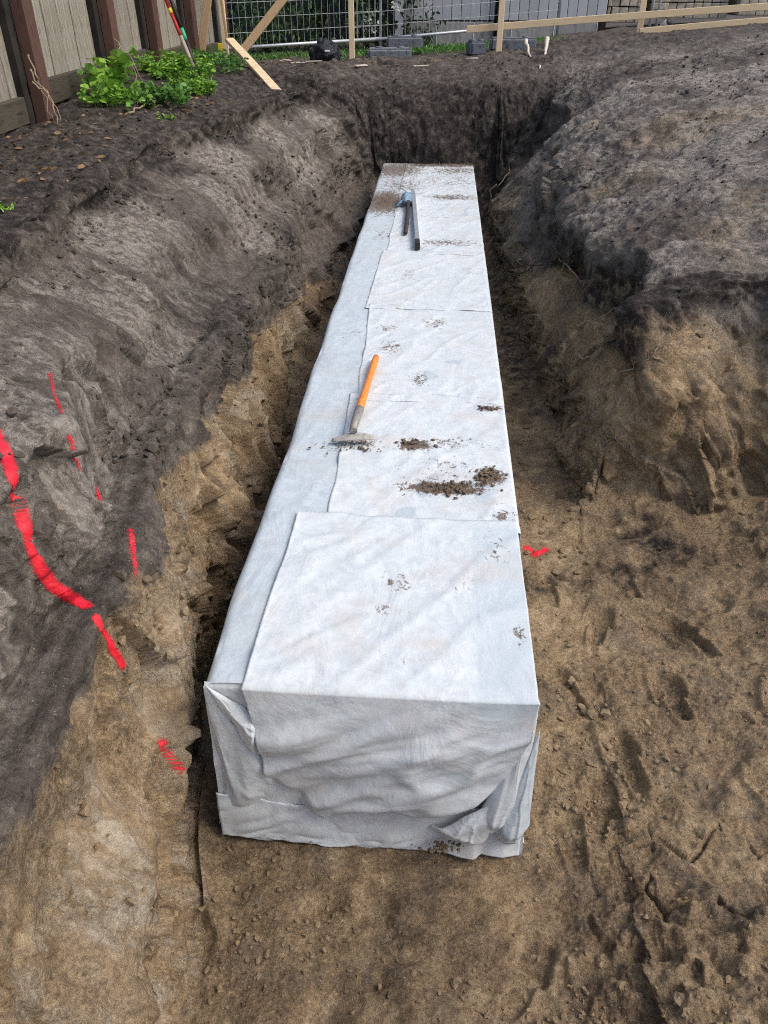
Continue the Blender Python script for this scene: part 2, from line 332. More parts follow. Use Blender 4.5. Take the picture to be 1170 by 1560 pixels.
# crumbly loose soil on floor, slopes and tops
loose = np.clip(1 - steep, 0, 1)
rgt = sm(10.2, 11.2, J)
fore = (1 - sm(1.55, 1.75, Y)) * sm(8.2, 8.8, J)
cl = np.clip(fbm(P * .9, 2, 30) * 1.2 + .45, 0, 1)
clod_zone = loose * np.clip(.35 + .5 * cl + .5 * sm(1.9, 1.0, Y) * rgt, 0, 1.2)
frt = np.exp(-(((X - 1.1) / .8) ** 2 + ((Y - 1.25) / .55) ** 2))
for fq, am, sd_ in ((6, .036, 31), (14, .022, 32), (32, .012, 33), (70, .007, 34)):
    am = am * (.85 + .7 * frt)
    q_ = np.stack([X, Y, Z], -1) * fq; D += am * (np.abs(pn(q_, sd_)) - .18) * -1.3 * clod_zone * (np.clip(.55 + .9 * pn(P * 2.3, sd_ + 40), 0, 1.3))
d1, d2, v = worley((X + .05 * pn(P * 8, 50)) * 11, (Y + .05 * pn(P * 8, 51)) * 11, 4)
D += (.022 + .02 * frt) * np.clip(1 - d1 * 1.5, 0, 1) * (v > .45) * clod_zone * rgt
d1, d2, v = worley((X + .04 * pn(P * 8, 52)) * 24, (Y + .04 * pn(P * 8, 53)) * 24, 5)
D += .012 * np.clip(1 - d1 * 1.5, 0, 1) * (v > .4) * clod_zone * np.maximum(rgt, fore)
# drying cracks in the heap at the right front
crk = np.exp(-(((X - .95) / .3) ** 2 + ((Y - 1.42) / .2) ** 2))
d1, d2, v = worley((X + .06 * pn(P * 6, 54)) * 5, (Y + .06 * pn(P * 6, 55)) * 5, 6)
D -= .05 * crk * (1 - sm(.0, .09, d2 - d1)) * (pn(P * 4, 57) > -.1)
# boot prints pressed into the floor
for (fx, fy, a, L_, dp) in ((.80, 1.98, .2, .15, .03), (.62, 2.35, .5, .14, .025), (1.05, 2.3, .1, .15, .03), (.82, 2.75, -.3, .14, .026), (.60, 3.0, .2, .14, .02), (1.2, 2.65, .5, .15, .03), (1.3, 1.75, .3, .15, .03),
                           (.66, 1.75, -.2, .14, .022), (1.0, 3.1, .3, .14, .02), (.55, 1.62, .1, .13, .018), (-.1, 1.3, .4, .14, .014), (.35, 1.15, -.5, .14, .02), (1.45, 2.2, -.2, .15, .03)):
    dx = (X - fx) * math.cos(a) + (Y - fy) * math.sin(a); dy = -(X - fx) * math.sin(a) + (Y - fy) * math.cos(a)
    wd = .048 + .012 * np.sign(dy) ; r_ = np.maximum(np.abs(dx) / wd, np.abs(dy) / L_)
    e = ((np.abs(dx) / wd) ** 3 + (np.abs(dy) / L_) ** 3) ** (1 / 3)
    D = D + (-dp * (1 - sm(.8, 1.1, e)) + dp * .5 * np.exp(-((e - 1.25) / .2) ** 2)) * (1 - steep) - .005 * (np.sin(dy * 210) > .3) * (1 - sm(.7, .9, e))
D *= np.clip(fine, 0, 1)
under = sm(8.75, 9.0, J) * (1 - sm(10.0, 10.15, J)) * sm(1.75, 1.95, Y) * (1 - sm(9.5, 9.7, Y))   # hidden beneath the box
D = D * (1 - under) - .02 * under
G = B_ + NB * D[..., None].astype(np.float32)
NG = normals(G)

# soil zones: R sand, G dry pale crust and painted mound highlights, B dark humus and painted shade, A leftover
nz = fbm(P * 1.6, 3, 60); nz2 = fbm(P * 5, 2, 63)
horizon_l = np.interp(Y, [0, 1, 1.75, 2.5, 3.3, 4.0, 5, 6.2, 7.5, 9, 9.9], [1.0, 1.0, .99, .90, .78, .68, .52, .3, .1, 0, 0])
hz = np.where(J < 9.2, horizon_l, np.interp(Y, [0, 3.6, 3.85, 4.2, 5.5, 7.5, 9.5], [2.2, 2.2, 1.0, .95, .82, .4, .1]))
sand = sm(.06, -.06, Z - hz - .16 * nz - .05 * nz2)
sand = np.where(J > 9.5, sm(.22, -.22, Z - hz - .22 * nz - .10 * nz2), sand)
sand = np.where((J > 8.6) & (Y < 3.75) & (Z < .62), 1, sand); sand = np.where((J > 8.0) & (J < 12) & (Y >= 3.8), np.maximum(sand * .8, .42), sand)
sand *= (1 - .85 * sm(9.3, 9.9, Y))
dark = np.zeros_like(Z)
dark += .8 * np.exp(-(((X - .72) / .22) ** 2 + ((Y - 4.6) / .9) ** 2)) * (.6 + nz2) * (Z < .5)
dark += .75 * np.exp(-(((X - 1.25) / .45) ** 2 + ((Y - 3.3) / .35) ** 2)) * (.75 + 1.4 * nz2)
dark += .7 * np.exp(-(((X - .55) / .22) ** 2 + ((Y - 3.05) / .16) ** 2)) * (.7 + nz2)
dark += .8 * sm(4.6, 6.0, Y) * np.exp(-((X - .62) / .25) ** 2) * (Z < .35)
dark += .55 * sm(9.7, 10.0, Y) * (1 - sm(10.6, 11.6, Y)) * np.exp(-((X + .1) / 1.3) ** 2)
dark += .55 * np.exp(-(((J - 5.4) / .5) ** 2)) * sm(.9, 1.4, Y) * (1 - sm(7, 9, Y)) * (.7 + 1.2 * nz)
dark += .85 * (1 - sm(3.05, 3.5, J + .5 * nz)) * sm(2.5, 3.5, Y) * (1 - sm(10, 12, Y))
dark += .65 * sm(10.6, 11.6, Y) * (.6 + .8 * nz)
dark += 1.0 * np.exp(-((J - 12.88) / .16) ** 2) * sm(3.75, 3.9, Y) * (1 - sm(6.5, 8, Y)) * (1.0 + 1.2 * nz + 1.0 * nz2)
dark += .8 * np.exp(-(((Y - 4.5) / .55) ** 2 + ((Z - .98) / .14) ** 2)) * (J < 6.3) * (J > 4) * (.8 + nz)  # shade of the hollow in the left wall, painted into the soil
ztop = 1.13 + .2 * (X - 1.1); dark += 1.0 * sm(.24, .06, ztop - Z + .10 * nz + .06 * nz2) * (Y < 4.25) * sm(3.72, 3.84, Y) * (J > 12)
dark += .45 * (1 - sm(.1, .55, X + .25 * nz)) * sm(8.0, 8.5, J) * (1 - sm(1.6, 1.9, Y)) * (.75 + .8 * nz2) * sm(.6, .9, Y)  # damp brown floor, with the shade before the block painted in
dark += .55 * sm(9.3, 9.8, Y) * (1 - sm(10.2, 10.6, Y))  # deepens the shade of the far end hollow by soil colour
sand = np.maximum(sand, .42 * sm(13.0, 13.6, J) * sm(3.9, 4.4, Y) * (1 - sm(9, 11, Y)) * sm(.05, .5, fbm(P * 1.1, 3, 69)))
dry = np.clip(sm(12.7, 13.4, J) * sm(3.8, 4.3, Y) * (1 - sm(9.5, 12.5, Y)) * (.80 + 1.4 * nz + .9 * nz2), 0, 1)  # pale crust on the right mound, strengthened to paint its lit highlights
pat = .8 * pn(shear * np.array([1.7, 1.7, 1.2]), 91) + .5 * pn(shear * np.array([4.5, 4.5, 2.5]), 92) + .35 * pn(shear * 11, 93) + .55 * scr
dry += .7 * np.exp(-((J - 12.6) / .5) ** 2) * sm(6.2, 7.2, Y) * (1 - sm(9.3, 9.8, Y)) * np.clip(.7 + nz, 0, 1)
dry = np.maximum(dry, np.clip((1 - sm(5.0, 5.5, J)) * sm(3.0, 3.4, J) * sm(-.05, .42, pat + .15) * .85, 0, .9) * (Y < 9.6))
dry = np.maximum(dry, .95 * sm(5.9, 6.4, J) * (1 - sm(8.0, 8.5, J)) * sm(-.15, .4, pat + .15) * (Y < 6))
smooth_dark = sm(.05, .45, -pat - .02) * steep
dark += .35 * smooth_dark * left * (J < 6) 
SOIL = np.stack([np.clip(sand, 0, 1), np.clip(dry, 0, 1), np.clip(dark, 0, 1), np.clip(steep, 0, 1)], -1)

m_soil, n, b = mat("soil")
tc = N(n, "ShaderNodeTexCoord"); ob = tc.outputs["Object"]; uv = tc.outputs["UV"]
at = N(n, "ShaderNodeAttribute", attribute_name="soil"); sp = N(n, "ShaderNodeSeparateColor"); n.links.new(at.outputs["Color"], sp.inputs[0])
uvs = mapping(n, uv, (1, .22, 1), (0, 0, .30)); wall = at.outputs["Alpha"]
f_st = noise_node(n, mapping(n, uv, (1, .5, 1), (0, 0, .30)), 15, 8, .72); f_st2 = noise_node(n, mapping(n, uv, (1, .55, 1), (0, 0, .30)), 48, 8, .75)
f_big = noise_node(n, ob, 2.3, 6, .6, .3); f_mid = noise_node(n, ob, 13, 8, .7, .2); f_fin = noise_node(n, ob, 75, 5, .75); f_gr = noise_node(n, ob, 280, 3, .7)
top = ramp(n, f_mid, [(.28, (.056, .046, .038)), (.5, (.112, .095, .081)), (.72, (.20, .174, .15))])
sandc = ramp(n, f_mid, [(.27, (.150, .102, .058)), (.5, (.32, .232, .138)), (.72, (.48, .38, .245))])
sandc = mixc(n, ramp(n, f_big, [(.40, (0, 0, 0)), (.62, (1, 1, 1))]), sandc, ramp(n, f_fin, [(.3, (.125, .086, .052)), (.7, (.29, .208, .125))]))
sandc = mixc(n, mth(n, 'MULTIPLY', ramp(n, noise_node(n, ob, 5.5, 6, .7, .5), [(.52, (0, 0, 0)), (.60, (1, 1, 1))]), .55), sandc, (.15, .122, .092))
rough = ramp(n, noise_node(n, mapping(n, uv, (1, .6, 1)), 3.6, 5, .62), [(.40, (.14, .14, .14)), (.56, (1, 1, 1))])
rough = mixc(n, mth(n, 'SUBTRACT', 1.0, wall), rough, 1.0 if False else (.85, .85, .85))
f_edge = mth(n, 'ADD', sp.outputs[0], mth(n, 'MULTIPLY', mth(n, 'SUBTRACT', f_mid, .5), 1.3))
c = mixc(n, ramp(n, f_edge, [(.30, (0, 0, 0)), (.72, (1, 1, 1))]), top, sandc)
dryc = mixc(n, sp.outputs[0], (.285, .258, .226), (.355, .305, .23))
f_iso = noise_node(n, ob, 21, 9, .72)
f_dmx = mixc(n, wall, f_iso, f_st)
f_dry = mth(n, 'MULTIPLY', sp.outputs[1], ramp(n, f_dmx, [(.44, (.10, .10, .10)), (.56, (1.1, 1.1, 1.1))]))
c = mixc(n, f_dry, c, dryc)
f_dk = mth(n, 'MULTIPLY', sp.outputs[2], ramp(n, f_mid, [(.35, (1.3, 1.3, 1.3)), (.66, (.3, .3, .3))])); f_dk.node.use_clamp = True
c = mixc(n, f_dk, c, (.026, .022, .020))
# smears left by the bucket teeth: paler and darker streaks down the faces
c = mixc(n, mth(n, 'MULTIPLY', wall, .75), c, mixc(n, 1.0, c, ramp(n, f_st2, [(.32, (.55, .54, .53)), (.47, (.95, .95, .95)), (.58, (1.15, 1.14, 1.13)), (.68, (1.65, 1.63, 1.58))]), 'MULTIPLY'))
c = mixc(n, rough, c, mixc(n, 1.0, c, ramp(n, f_fin, [(.30, (.48, .47, .46)), (.5, (1, 1, 1)), (.70, (1.45, 1.43, 1.40))]), 'MULTIPLY'))
c = mixc(n, .5, c, ramp(n, f_gr, [(.3, (.55, .55, .55)), (.5, (1, 1, 1)), (.72, (1.6, 1.58, 1.52))]), 'MULTIPLY')
vp = N(n, "ShaderNodeTexVoronoi", feature='F1'); vp.inputs["Scale"].default_value = 120; n.links.new(ob, vp.inputs["Vector"])
spk = mth(n, 'MULTIPLY', ramp(n, vp.outputs["Distance"], [(.18, (1, 1, 1)), (.30, (0, 0, 0))]), ramp(n, noise_node(n, ob, 40, 2), [(.56, (0, 0, 0)), (.64, (1, 1, 1))]))
c = mixc(n, mth(n, 'MULTIPLY', spk, .55), c, (.44, .40, .34))
n.links.new(c, b.inputs["Base Color"]); b.inputs["Roughness"].default_value = .93; b.inputs["Specular IOR Level"].default_value = .2
bb = bump(n, f_st, .22, .02); bb = bump(n, mth(n, 'MULTIPLY', f_st2, rough), .5, .008, bb); bb = bump(n, f_mid, .7, .03, bb)
for sc_, st_, ds_ in ((34, .55, .016), (95, .6, .007)):
    vo = N(n, "ShaderNodeTexVoronoi", feature='F1'); vo.inputs["Scale"].default_value = sc_; vo.inputs["Randomness"].default_value = 1
    wv = N(n, "ShaderNodeVectorMath", operation='ADD'); n.links.new(ob, wv.inputs[0]); nv = N(n, "ShaderNodeTexNoise"); nv.inputs["Scale"].default_value = sc_ * 1.2; n.links.new(ob, nv.inputs["Vector"])
    sv = N(n, "ShaderNodeVectorMath", operation='SCALE'); n.links.new(nv.outputs["Color"], sv.inputs[0]); sv.inputs["Scale"].default_value = .6 / sc_; n.links.new(sv.outputs[0], wv.inputs[1]); n.links.new(wv.outputs[0], vo.inputs["Vector"])
    hgt = mth(n, 'MULTIPLY', mth(n, 'SUBTRACT', .7, vo.outputs["Distance"]), mth(n, 'MULTIPLY', ramp(n, noise_node(n, ob, sc_ * .22, 3), [(.40, (0, 0, 0)), (.62, (1, 1, 1))]), mth(n, 'SUBTRACT', 1.15, wall)))
    bb = bump(n, hgt, st_, ds_, bb)
bb = bump(n, mth(n, 'MULTIPLY', f_fin, rough), 1.0, .011, bb); bb = bump(n, mth(n, 'MULTIPLY', f_gr, rough), .8, .003, bb)
n.links.new(bb, b.inputs["Normal"])

UVG = np.stack([Y, S_], -1)
FQ = grid_faces(nr, nc)
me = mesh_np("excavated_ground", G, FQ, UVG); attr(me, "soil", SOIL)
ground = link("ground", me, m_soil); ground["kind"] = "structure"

# ------------------------------------------------------------------ spray paint marks on the faces
m_paint, n, b = mat("red_spray_paint")
at = N(n, "ShaderNodeAttribute", attribute_name="paint"); sp = N(n, "ShaderNodeSeparateColor"); n.links.new(at.outputs["Color"], sp.inputs[0])
ob = N(n, "ShaderNodeTexCoord").outputs["Object"]
f = mth(n, 'ADD', sp.outputs[0], mth(n, 'MULTIPLY', mth(n, 'SUBTRACT', noise_node(n, ob, 85, 10, .85), .5), mth(n, 'ADD', sp.outputs[1], 1.0)))
al = ramp(n, f, [(.42, (0, 0, 0)), (.54, (.5, .5, .5)), (.78, (.96, .96, .96))])
n.links.new(ramp(n, noise_node(n, ob, 60), [(.3, (.62, .006, .018)), (.7, (.85, .018, .045))]), b.inputs["Base Color"]); b.inputs["Roughness"].default_value = .55
n.links.new(al, b.inputs["Alpha"])
n.links.new(bump(n, noise_node(n, ob, 90, 4, .7), .6, .005), b.inputs["Normal"])
Gf = G.reshape(-1, 3); NGf = NG.reshape(-1, 3)
LEFT = np.where((J.reshape(-1) > 3.05) & (J.reshape(-1) < 8.6) & (Gf[:, 1] > .5) & (Gf[:, 1] < 4))[0]
def paint(pts, width, patchy, label, group=None, cat="paint mark", fade=1.0):
    """spray paint lying on the soil along a line of world points"""
    pts = np.array(pts, np.float32)
    if pts.shape[1] == 2:                               # (y, z) on the left face: snap to the face itself
        tt = np.linspace(0, len(pts) - 1, 4 * len(pts)); k0 = np.clip(tt.astype(int), 0, len(pts) - 2); fr_ = (tt - k0)[:, None]; yz = pts[k0] * (1 - fr_) + pts[k0 + 1] * fr_
        pts = np.array([Gf[LEFT[np.argmin((Gf[LEFT, 1] - a_) ** 2 + (Gf[LEFT, 2] - b_) ** 2)]] for a_, b_ in yz], np.float32)
    lo = pts.min(0) - .15; hi = pts.max(0) + .15
    idx = np.where(((Gf > lo) & (Gf < hi)).all(1))[0]; q = Gf[idx]; best = np.full(len(q), 9., np.float32)
    for a_, b_ in zip(pts[:-1], pts[1:]):
        ab = b_ - a_; t = np.clip(((q - a_) @ ab) / (ab @ ab + 1e-9), 0, 1); best = np.minimum(best, np.linalg.norm(q - (a_ + t[:, None] * ab), axis=1))
    val = np.full(len(Gf), -1, np.float32); val[idx] = 1 - best / (2 * width)     # .5 at the edge of the stroke
    f_ = FQ[(val[FQ] > -.25).any(1) & (val[FQ] > -1).all(1)]
    if not len(f_): return
    u_, inv = np.unique(f_, return_inverse=True)
    me = mesh_np("spray_paint_mark", Gf[u_] + NGf[u_] * .0025, inv.reshape(-1, 4)); attr(me, "paint", np.stack([val[u_] * fade, np.full(len(u_), patchy, np.float32), np.zeros(len(u_), np.float32)], -1))
    o = link("spray_paint_mark", me, m_paint); tag(o, label, cat, group); return o
GP = "red spray paint marks down the near left face"
PT = {'red1a':[(-1.19,1.785,1.498),(-1.176,1.769,1.49),(-1.131,1.705,1.51),(-1.114,1.684,1.505),(-1.102,1.67,1.497),(-1.091,1.653,1.487),(-1.066,1.615,1.492),(-1.048,1.587,1.49),(-1.041,1.575,1.478),(-1.043,1.575,1.456),(-1.046,1.578,1.432),(-1.038,1.562,1.42),(-1.031,1.549,1.407),(-1.024,1.538,1.395),(-1.019,1.529,1.381),(-1.013,1.519,1.367),(-1.01,1.514,1.351),(-0.988,1.482,1.35),(-0.982,1.475,1.33),(-0.984,1.479,1.3),(-0.983,1.478,1.275),(-0.981,1.482,1.257),(-0.989,1.503,1.225),(-0.985,1.504,1.209),(-0.978,1.502,1.196)],'red1b':[(-0.976,1.503,1.193),(-0.971,1.504,1.185),(-0.967,1.508,1.175),(-0.961,1.51,1.168),(-0.96,1.519,1.153),(-0.994,1.584,1.087),(-0.977,1.569,1.093),(-0.96,1.554,1.1),(-0.948,1.547,1.099),(-0.941,1.543,1.098),(-0.934,1.54,1.098),(-0.927,1.535,1.098),(-0.919,1.53,1.098)],'red1c':[(-0.875,1.487,1.1),(-0.869,1.481,1.091),(-0.865,1.479,1.077),(-0.91,1.561,0.982),(-0.908,1.562,0.964),(-0.905,1.562,0.946),(-0.902,1.564,0.928),(-0.899,1.565,0.909),(-0.898,1.57,0.885),(-0.895,1.571,0.871),(-0.89,1.57,0.858),(-0.886,1.568,0.846),(-0.884,1.572,0.828)],'red1d':[(-0.831,1.588,0.472),(-0.826,1.581,0.466),(-0.821,1.576,0.458),(-0.818,1.573,0.447),(-0.812,1.566,0.442),(-0.799,1.556,0.436),(-0.788,1.548,0.427),(-0.777,1.543,0.415),(-0.767,1.539,0.401)],'red1e':[(-0.75,1.513,0.325),(-0.827,1.673,0.079),(-0.82,1.665,0.077),(-0.814,1.656,0.076),(-0.807,1.646,0.076)],'red2a':[(-1.271,2.294,1.427),(-1.249,2.252,1.429),(-1.229,2.214,1.431),(-1.213,2.183,1.429),(-1.197,2.152,1.427),(-1.161,2.093,1.44),(-1.142,2.063,1.439),(-1.117,2.023,1.443),(-1.085,1.969,1.456)],'red2b':[(-1.06,1.93,1.402),(-1.06,1.929,1.388),(-1.059,1.928,1.375),(-1.058,1.925,1.363),(-1.06,1.927,1.348),(-1.072,1.952,1.32),(-1.094,1.994,1.281),(-1.08,1.971,1.283),(-1.078,1.969,1.271)],'red2c':[(-1.098,2.078,1.12),(-1.054,1.996,1.164),(-1.048,1.986,1.161),(-1.039,1.97,1.161),(-1.02,1.935,1.175)],'red2d':[(-0.92,1.888,1.098),(-0.91,1.863,1.099),(-0.905,1.85,1.093),(-0.9,1.837,1.086),(-0.894,1.821,1.081),(-0.884,1.796,1.076),(-0.873,1.768,1.073),(-0.868,1.752,1.061),(-0.865,1.74,1.046)],'floor':[(0.532,3.328,0.007),(0.542,3.317,0.005),(0.553,3.307,0.002),(0.563,3.293,0.002),(0.573,3.278,0.003),(0.587,3.285,0.006),(0.603,3.296,0.006),(0.619,3.311,0.004),(0.638,3.336,-0.007)]}
paint(PT["red1a"] + PT["red1b"], .0175, .3, "longest red spray paint line, bending across the step of the near left face", GP)
paint(PT["red1c"], .013, .35, "red spray paint dash on the sand just below the bent line", GP)
paint(PT["red1d"], .016, .1, "lowest red spray paint dash, near the foot of the near left face", GP)
paint(PT["red2a"], .007, 1.9, "faintest red spray smear, highest on the left face", GP, fade=0.70)
paint(PT["red2b"], .012, 1.8, "broken red spray streak below the highest and faintest smear", GP, fade=0.72)
paint(PT["red2c"], .010, 1.5, "short red spray fleck at the edge of the dark step", GP, fade=0.8)
paint(PT["red2d"], .011, 1.6, "narrow red spray streak at the grey and sand border beyond the bent line", GP, fade=0.72)
paint(PT["floor"], .020, 2.6, "red spray splash on the trench floor right of the block", "red spray on the floor", fade=0.95)

# ------------------------------------------------------------------ geotextile wrapped crate block
XL, XR, Y0, Y1, HT = -.66, .342, 1.60, 9.62, .75
def cloth_mat(name, base, blotch, dirt):
    m, n, b = mat(name)
    tc = N(n, "ShaderNodeTexCoord"); ob = tc.outputs["Object"]
    at = N(n, "ShaderNodeAttribute", attribute_name="dirt"); sp = N(n, "ShaderNodeSeparateColor"); n.links.new(at.outputs["Color"], sp.inputs[0])
    f1 = noise_node(n, ob, 22, 6, .7, .6); f2 = noise_node(n, ob, 3.0, 4, .6); f3 = noise_node(n, mapping(n, ob, (1, .35, 1)), 150, 3, .7)
    c = mixc(n, ramp(n, f1, [(.36, (0, 0, 0)), (.66, (1, 1, 1))]), blotch, base)
    c = mixc(n, ramp(n, f2, [(.35, (.35, .35, .35)), (.65, (0, 0, 0))]), c, blotch)
    c = mixc(n, mth(n, 'MULTIPLY', sp.outputs[1], .55), c, (.47, .545, .58))
    # faint handling grime and trodden-in specks
    c = mixc(n, mth(n, 'MULTIPLY', ramp(n, noise_node(n, ob, 4.2, 5, .65, .5), [(.50, (0, 0, 0)), (.75, (.42, .42, .42))]), 1.0), c, (.52, .43, .34))
    sx = mapping(n, ob, (1.0, .8, 1))
    thr = mth(n, 'SUBTRACT', noise_node(n, sx, 42, 6, .75, .8), mth(n, 'SUBTRACT', .80, mth(n, 'MULTIPLY', sp.outputs[0], .48)))
    c = mixc(n, ramp(n, thr, [(-.0, (0, 0, 0)), (.02, (.35, .35, .35)), (.09, (1, 1, 1))]), c, mixc(n, noise_node(n, ob, 60, 3), (.06, .042, .03), (.19, .135, .09)))
    n.links.new(c, b.inputs["Base Color"]); b.inputs["Roughness"].default_value = .62; b.inputs["Specular IOR Level"].default_value = .35
    b.inputs["Sheen Weight"].default_value = .12
    wr = noise_node(n, mapping(n, ob, (1, .5, 1), (0, 0, .6)), 4.5, 4, .55, .8)
    bb = bump(n, f3, .3, .002); bb = bump(n, f1, .3, .005, bb); bb = bump(n, wr, .45, .03, bb)
    n.links.new(bb, b.inputs["Normal"]); return m
m_cloth = cloth_mat("thin_geotextile", (.53, .595, .63), (.41, .48, .52), 0)
m_cloth2 = cloth_mat("double_geotextile", (.655, .695, .71), (.51, .565, .59), 0)
DIRT = [(-.5, 9.2, .35, .5, .80), (0, 9.5, .6, .16, 1.0), (.15, 9.15, .35, .25, .66), (-.52, 7.7, .17, .42, 1.05), (-.4, 8.4, .3, .5, .6), (.12, 7.9, .24, .12, .75), (.1, 8.7, .5, .6, .50), (.05, 6.35, .3, .12, .62), (-.47, 6.6, .12, .25, .5),
        (.06, 2.73, .15, .045, 1.05), (.26, 2.84, .055, .06, 1.1), (-.07, 3.08, .075, .04, .95), (.1, 2.85, .3, .22, .42), (.28, 3.47, .06, .035, .85), (.1, 3.12, .2, .06, .55), (.31, 1.86, .02, .05, .66), (-.1, 2.1, .07, .06, .52), (-.14, 1.95, .05, .04, .5),
        (-.25, 4.2, .07, .12, .58), (-.07, 3.78, .06, .09, .6), (-.36, 3.08, .16, .05, .66), (.3, 2.55, .06, .06, .6), (-.3, 4.5, .08, .08, .55), (-.5, 4.4, .1, .1, .45), (.0, 4.6, .08, .1, .55), (.26, 2.3, .06, .12, .47), (.12, 2.1, .14, .09, .36), (-.05, 1.72, .2, .05, .35), (.25, 5.6, .1, .1, .45), (-.2, 5.5, .08, .2, .45)]
def dirt_of(V):
    x, y, z = V[..., 0], V[..., 1], V[..., 2]; d = np.full(x.shape, .12, np.float32)
    for cx, cy, sx, sy, a in DIRT: d = np.maximum(d, a * np.exp(-.5 * (((x - cx) / sx) ** 2 + ((y - cy) / sy) ** 2)) * (z > .6) + .12)
    d += .42 * (1 - sm(.02, .16, z)) * (.6 + fbm(V * 3, 2, 70))
    return np.stack([d, sm(.165, .185, x + .008 * np.sin(y * 4)) * (z > .7) * (y < 2.45), d], -1)
wrap = empty("wrapped_crate_block", (-.16, Y0, 0), "long low block wrapped in white geotextile lying along the bottom of the trench", "wrapped block")
def cloth(name, V, m, flip=False, thick=0.0):
    r, c = V.shape[:2]; F = grid_faces(r, c); F = F[:, ::-1] if flip else F
    me = mesh_np(name, V, F); attr(me, "dirt", dirt_of(V)); me.transform(Matrix.Translation((.16, -Y0, 0)))
    o = link(name, me, m, wrap)
    if thick: s = o.modifiers.new("thick", 'SOLIDIFY'); s.thickness = thick; s.offset = -1
    return o
def creases(P, seed, ang, f=6.0, st=.18):
    ca, sa = math.cos(ang), math.sin(ang)
    a = P[..., 0] * ca + P[..., 1] * sa; b_ = -P[..., 0] * sa + P[..., 1] * ca
    q = np.stack([a * f * st, b_ * f, P[..., 2] * 0], -1); n_ = pn(q + .35 * fbm(P * 2.2, 2, seed + 3)[..., None], seed)
    return np.exp(-(n_ / .16) ** 2)
# sleeve: left side, top, right side swept along the block
ys = np.concatenate([np.linspace(Y0, 4.2, 300, endpoint=False), np.linspace(4.2, Y1, 230)]); rad = .028
prof = [(-.68, .012), (-.672, .03)] + [(XL - .004, z) for z in np.linspace(.05, HT - rad, 26)] + [(XL + rad * (1 - math.cos(a)), HT - rad * (1 - math.sin(a))) for a in (.4, .8, 1.2)] \
     + [(x, HT) for x in np.linspace(XL + rad, XR - rad, 96)] + [(XR - rad * (1 - math.cos(a)), HT - rad * (1 - math.sin(a))) for a in (1.2, .8, .4)] + [(XR + .004, z) for z in np.linspace(HT - rad, .05, 26)] + [(XR + .016, .03), (XR + .024, .012)]
prof = np.array(prof, np.float32)
V = np.zeros((len(ys), len(prof), 3), np.float32); V[..., 0] = prof[None, :, 0]; V[..., 2] = prof[None, :, 1]; V[..., 1] = ys[:, None]
side = (V[..., 2] < HT - .015); wob = pn(np.stack([V[..., 1] * 1.6, V[..., 2] * 1.5, V[..., 0] * 2], -1), 71)
V[..., 0] += np.where(side, np.sign(V[..., 0] + .1) * (.012 + .016 * wob + .012 * pn(V * np.array([1, 5, .8]), 72)) * (HT - V[..., 2]) / HT * 1.4, 0)
V[..., 0] += .015 * pn(np.stack([V[..., 1] * 1.1, V[..., 0] * .3, V[..., 2] * 0], -1), 76)
top_ = ~side
V[..., 0] += .006 * pn(np.stack([V[..., 1] * 3.6, V[..., 0] * .2, V[..., 2] * 0], -1), 77)
ed_ = np.minimum(V[..., 0] - XL, XR - V[..., 0]); V[..., 2] -= np.where(top_, .014 * np.exp(-(ed_ / .05) ** 2) * np.abs(pn(np.stack([V[..., 1] * 1.9, np.sign(V[..., 0] + .16) * 3, V[..., 2] * 0], -1), 178)), 0)
V[..., 2] += np.where(top_, .0035 * pn(V * np.array([3, 3, 0]), 73) + .003 * creases(V, 74, 1.2) * .8 - .010 * np.exp(-((V[..., 1] % 1.2 - .55) / .05) ** 2), 0)
V[..., 2] -= np.where(top_, .02 * sm(9.35, Y1, V[..., 1]) + .012 * np.abs(pn(V * np.array([2, 1.2, 0]), 75)) * sm(8.6, 9.4, V[..., 1]), 0)
def top_z(x, y):
    return HT + .0035 * pn(np.stack([x * 3, y * 3, x * 0], -1), 73)
cloth("cloth_sleeve", V, m_cloth)
# far end
xs = np.linspace(XL, XR, 40); zs = np.linspace(0, HT - .02, 20)
V = np.zeros((20, 40, 3), np.float32); V[..., 0] = xs[None]; V[..., 2] = zs[:, None]; V[..., 1] = Y1 + .02 * pn(V * 4, 78) - .01
cloth("end_cloth", V, m_cloth, True)
# near end: inner layer with tucked corners
xs = np.linspace(XL, XR + .01, 150); zs = np.linspace(0.0, HT - .004, 120)
V = np.zeros((120, 150, 3), np.float32); V[..., 0] = xs[None]; V[..., 2] = zs[:, None]; fx, fz = V[..., 0], V[..., 2]
dn = (HT - fz) / HT
V[..., 1] = Y0 + .006 - .010 * sm(0, .03, dn) - .008 * dn - .012 * dn * dn - .010 * pn(np.stack([fx * 4, fz * 3, 0 * fx], -1), 79) * dn
V[..., 1] -= .014 * creases(np.stack([fx, fz, 0 * fx], -1), 80, .55, 5, .25) * dn
V[..., 1] -= .015 * np.exp(-((fz - .02) / .03) ** 2) * (.5 + pn(np.stack([fx * 5, fx * 0, fx * 0], -1), 81))
V[..., 0] += -.02 * dn * sm(XL + .3, XL, fx) + .02 * dn * sm(XR - .3, XR, fx)
V[..., 2] += .001
cloth("end_cloth", V, m_cloth2)
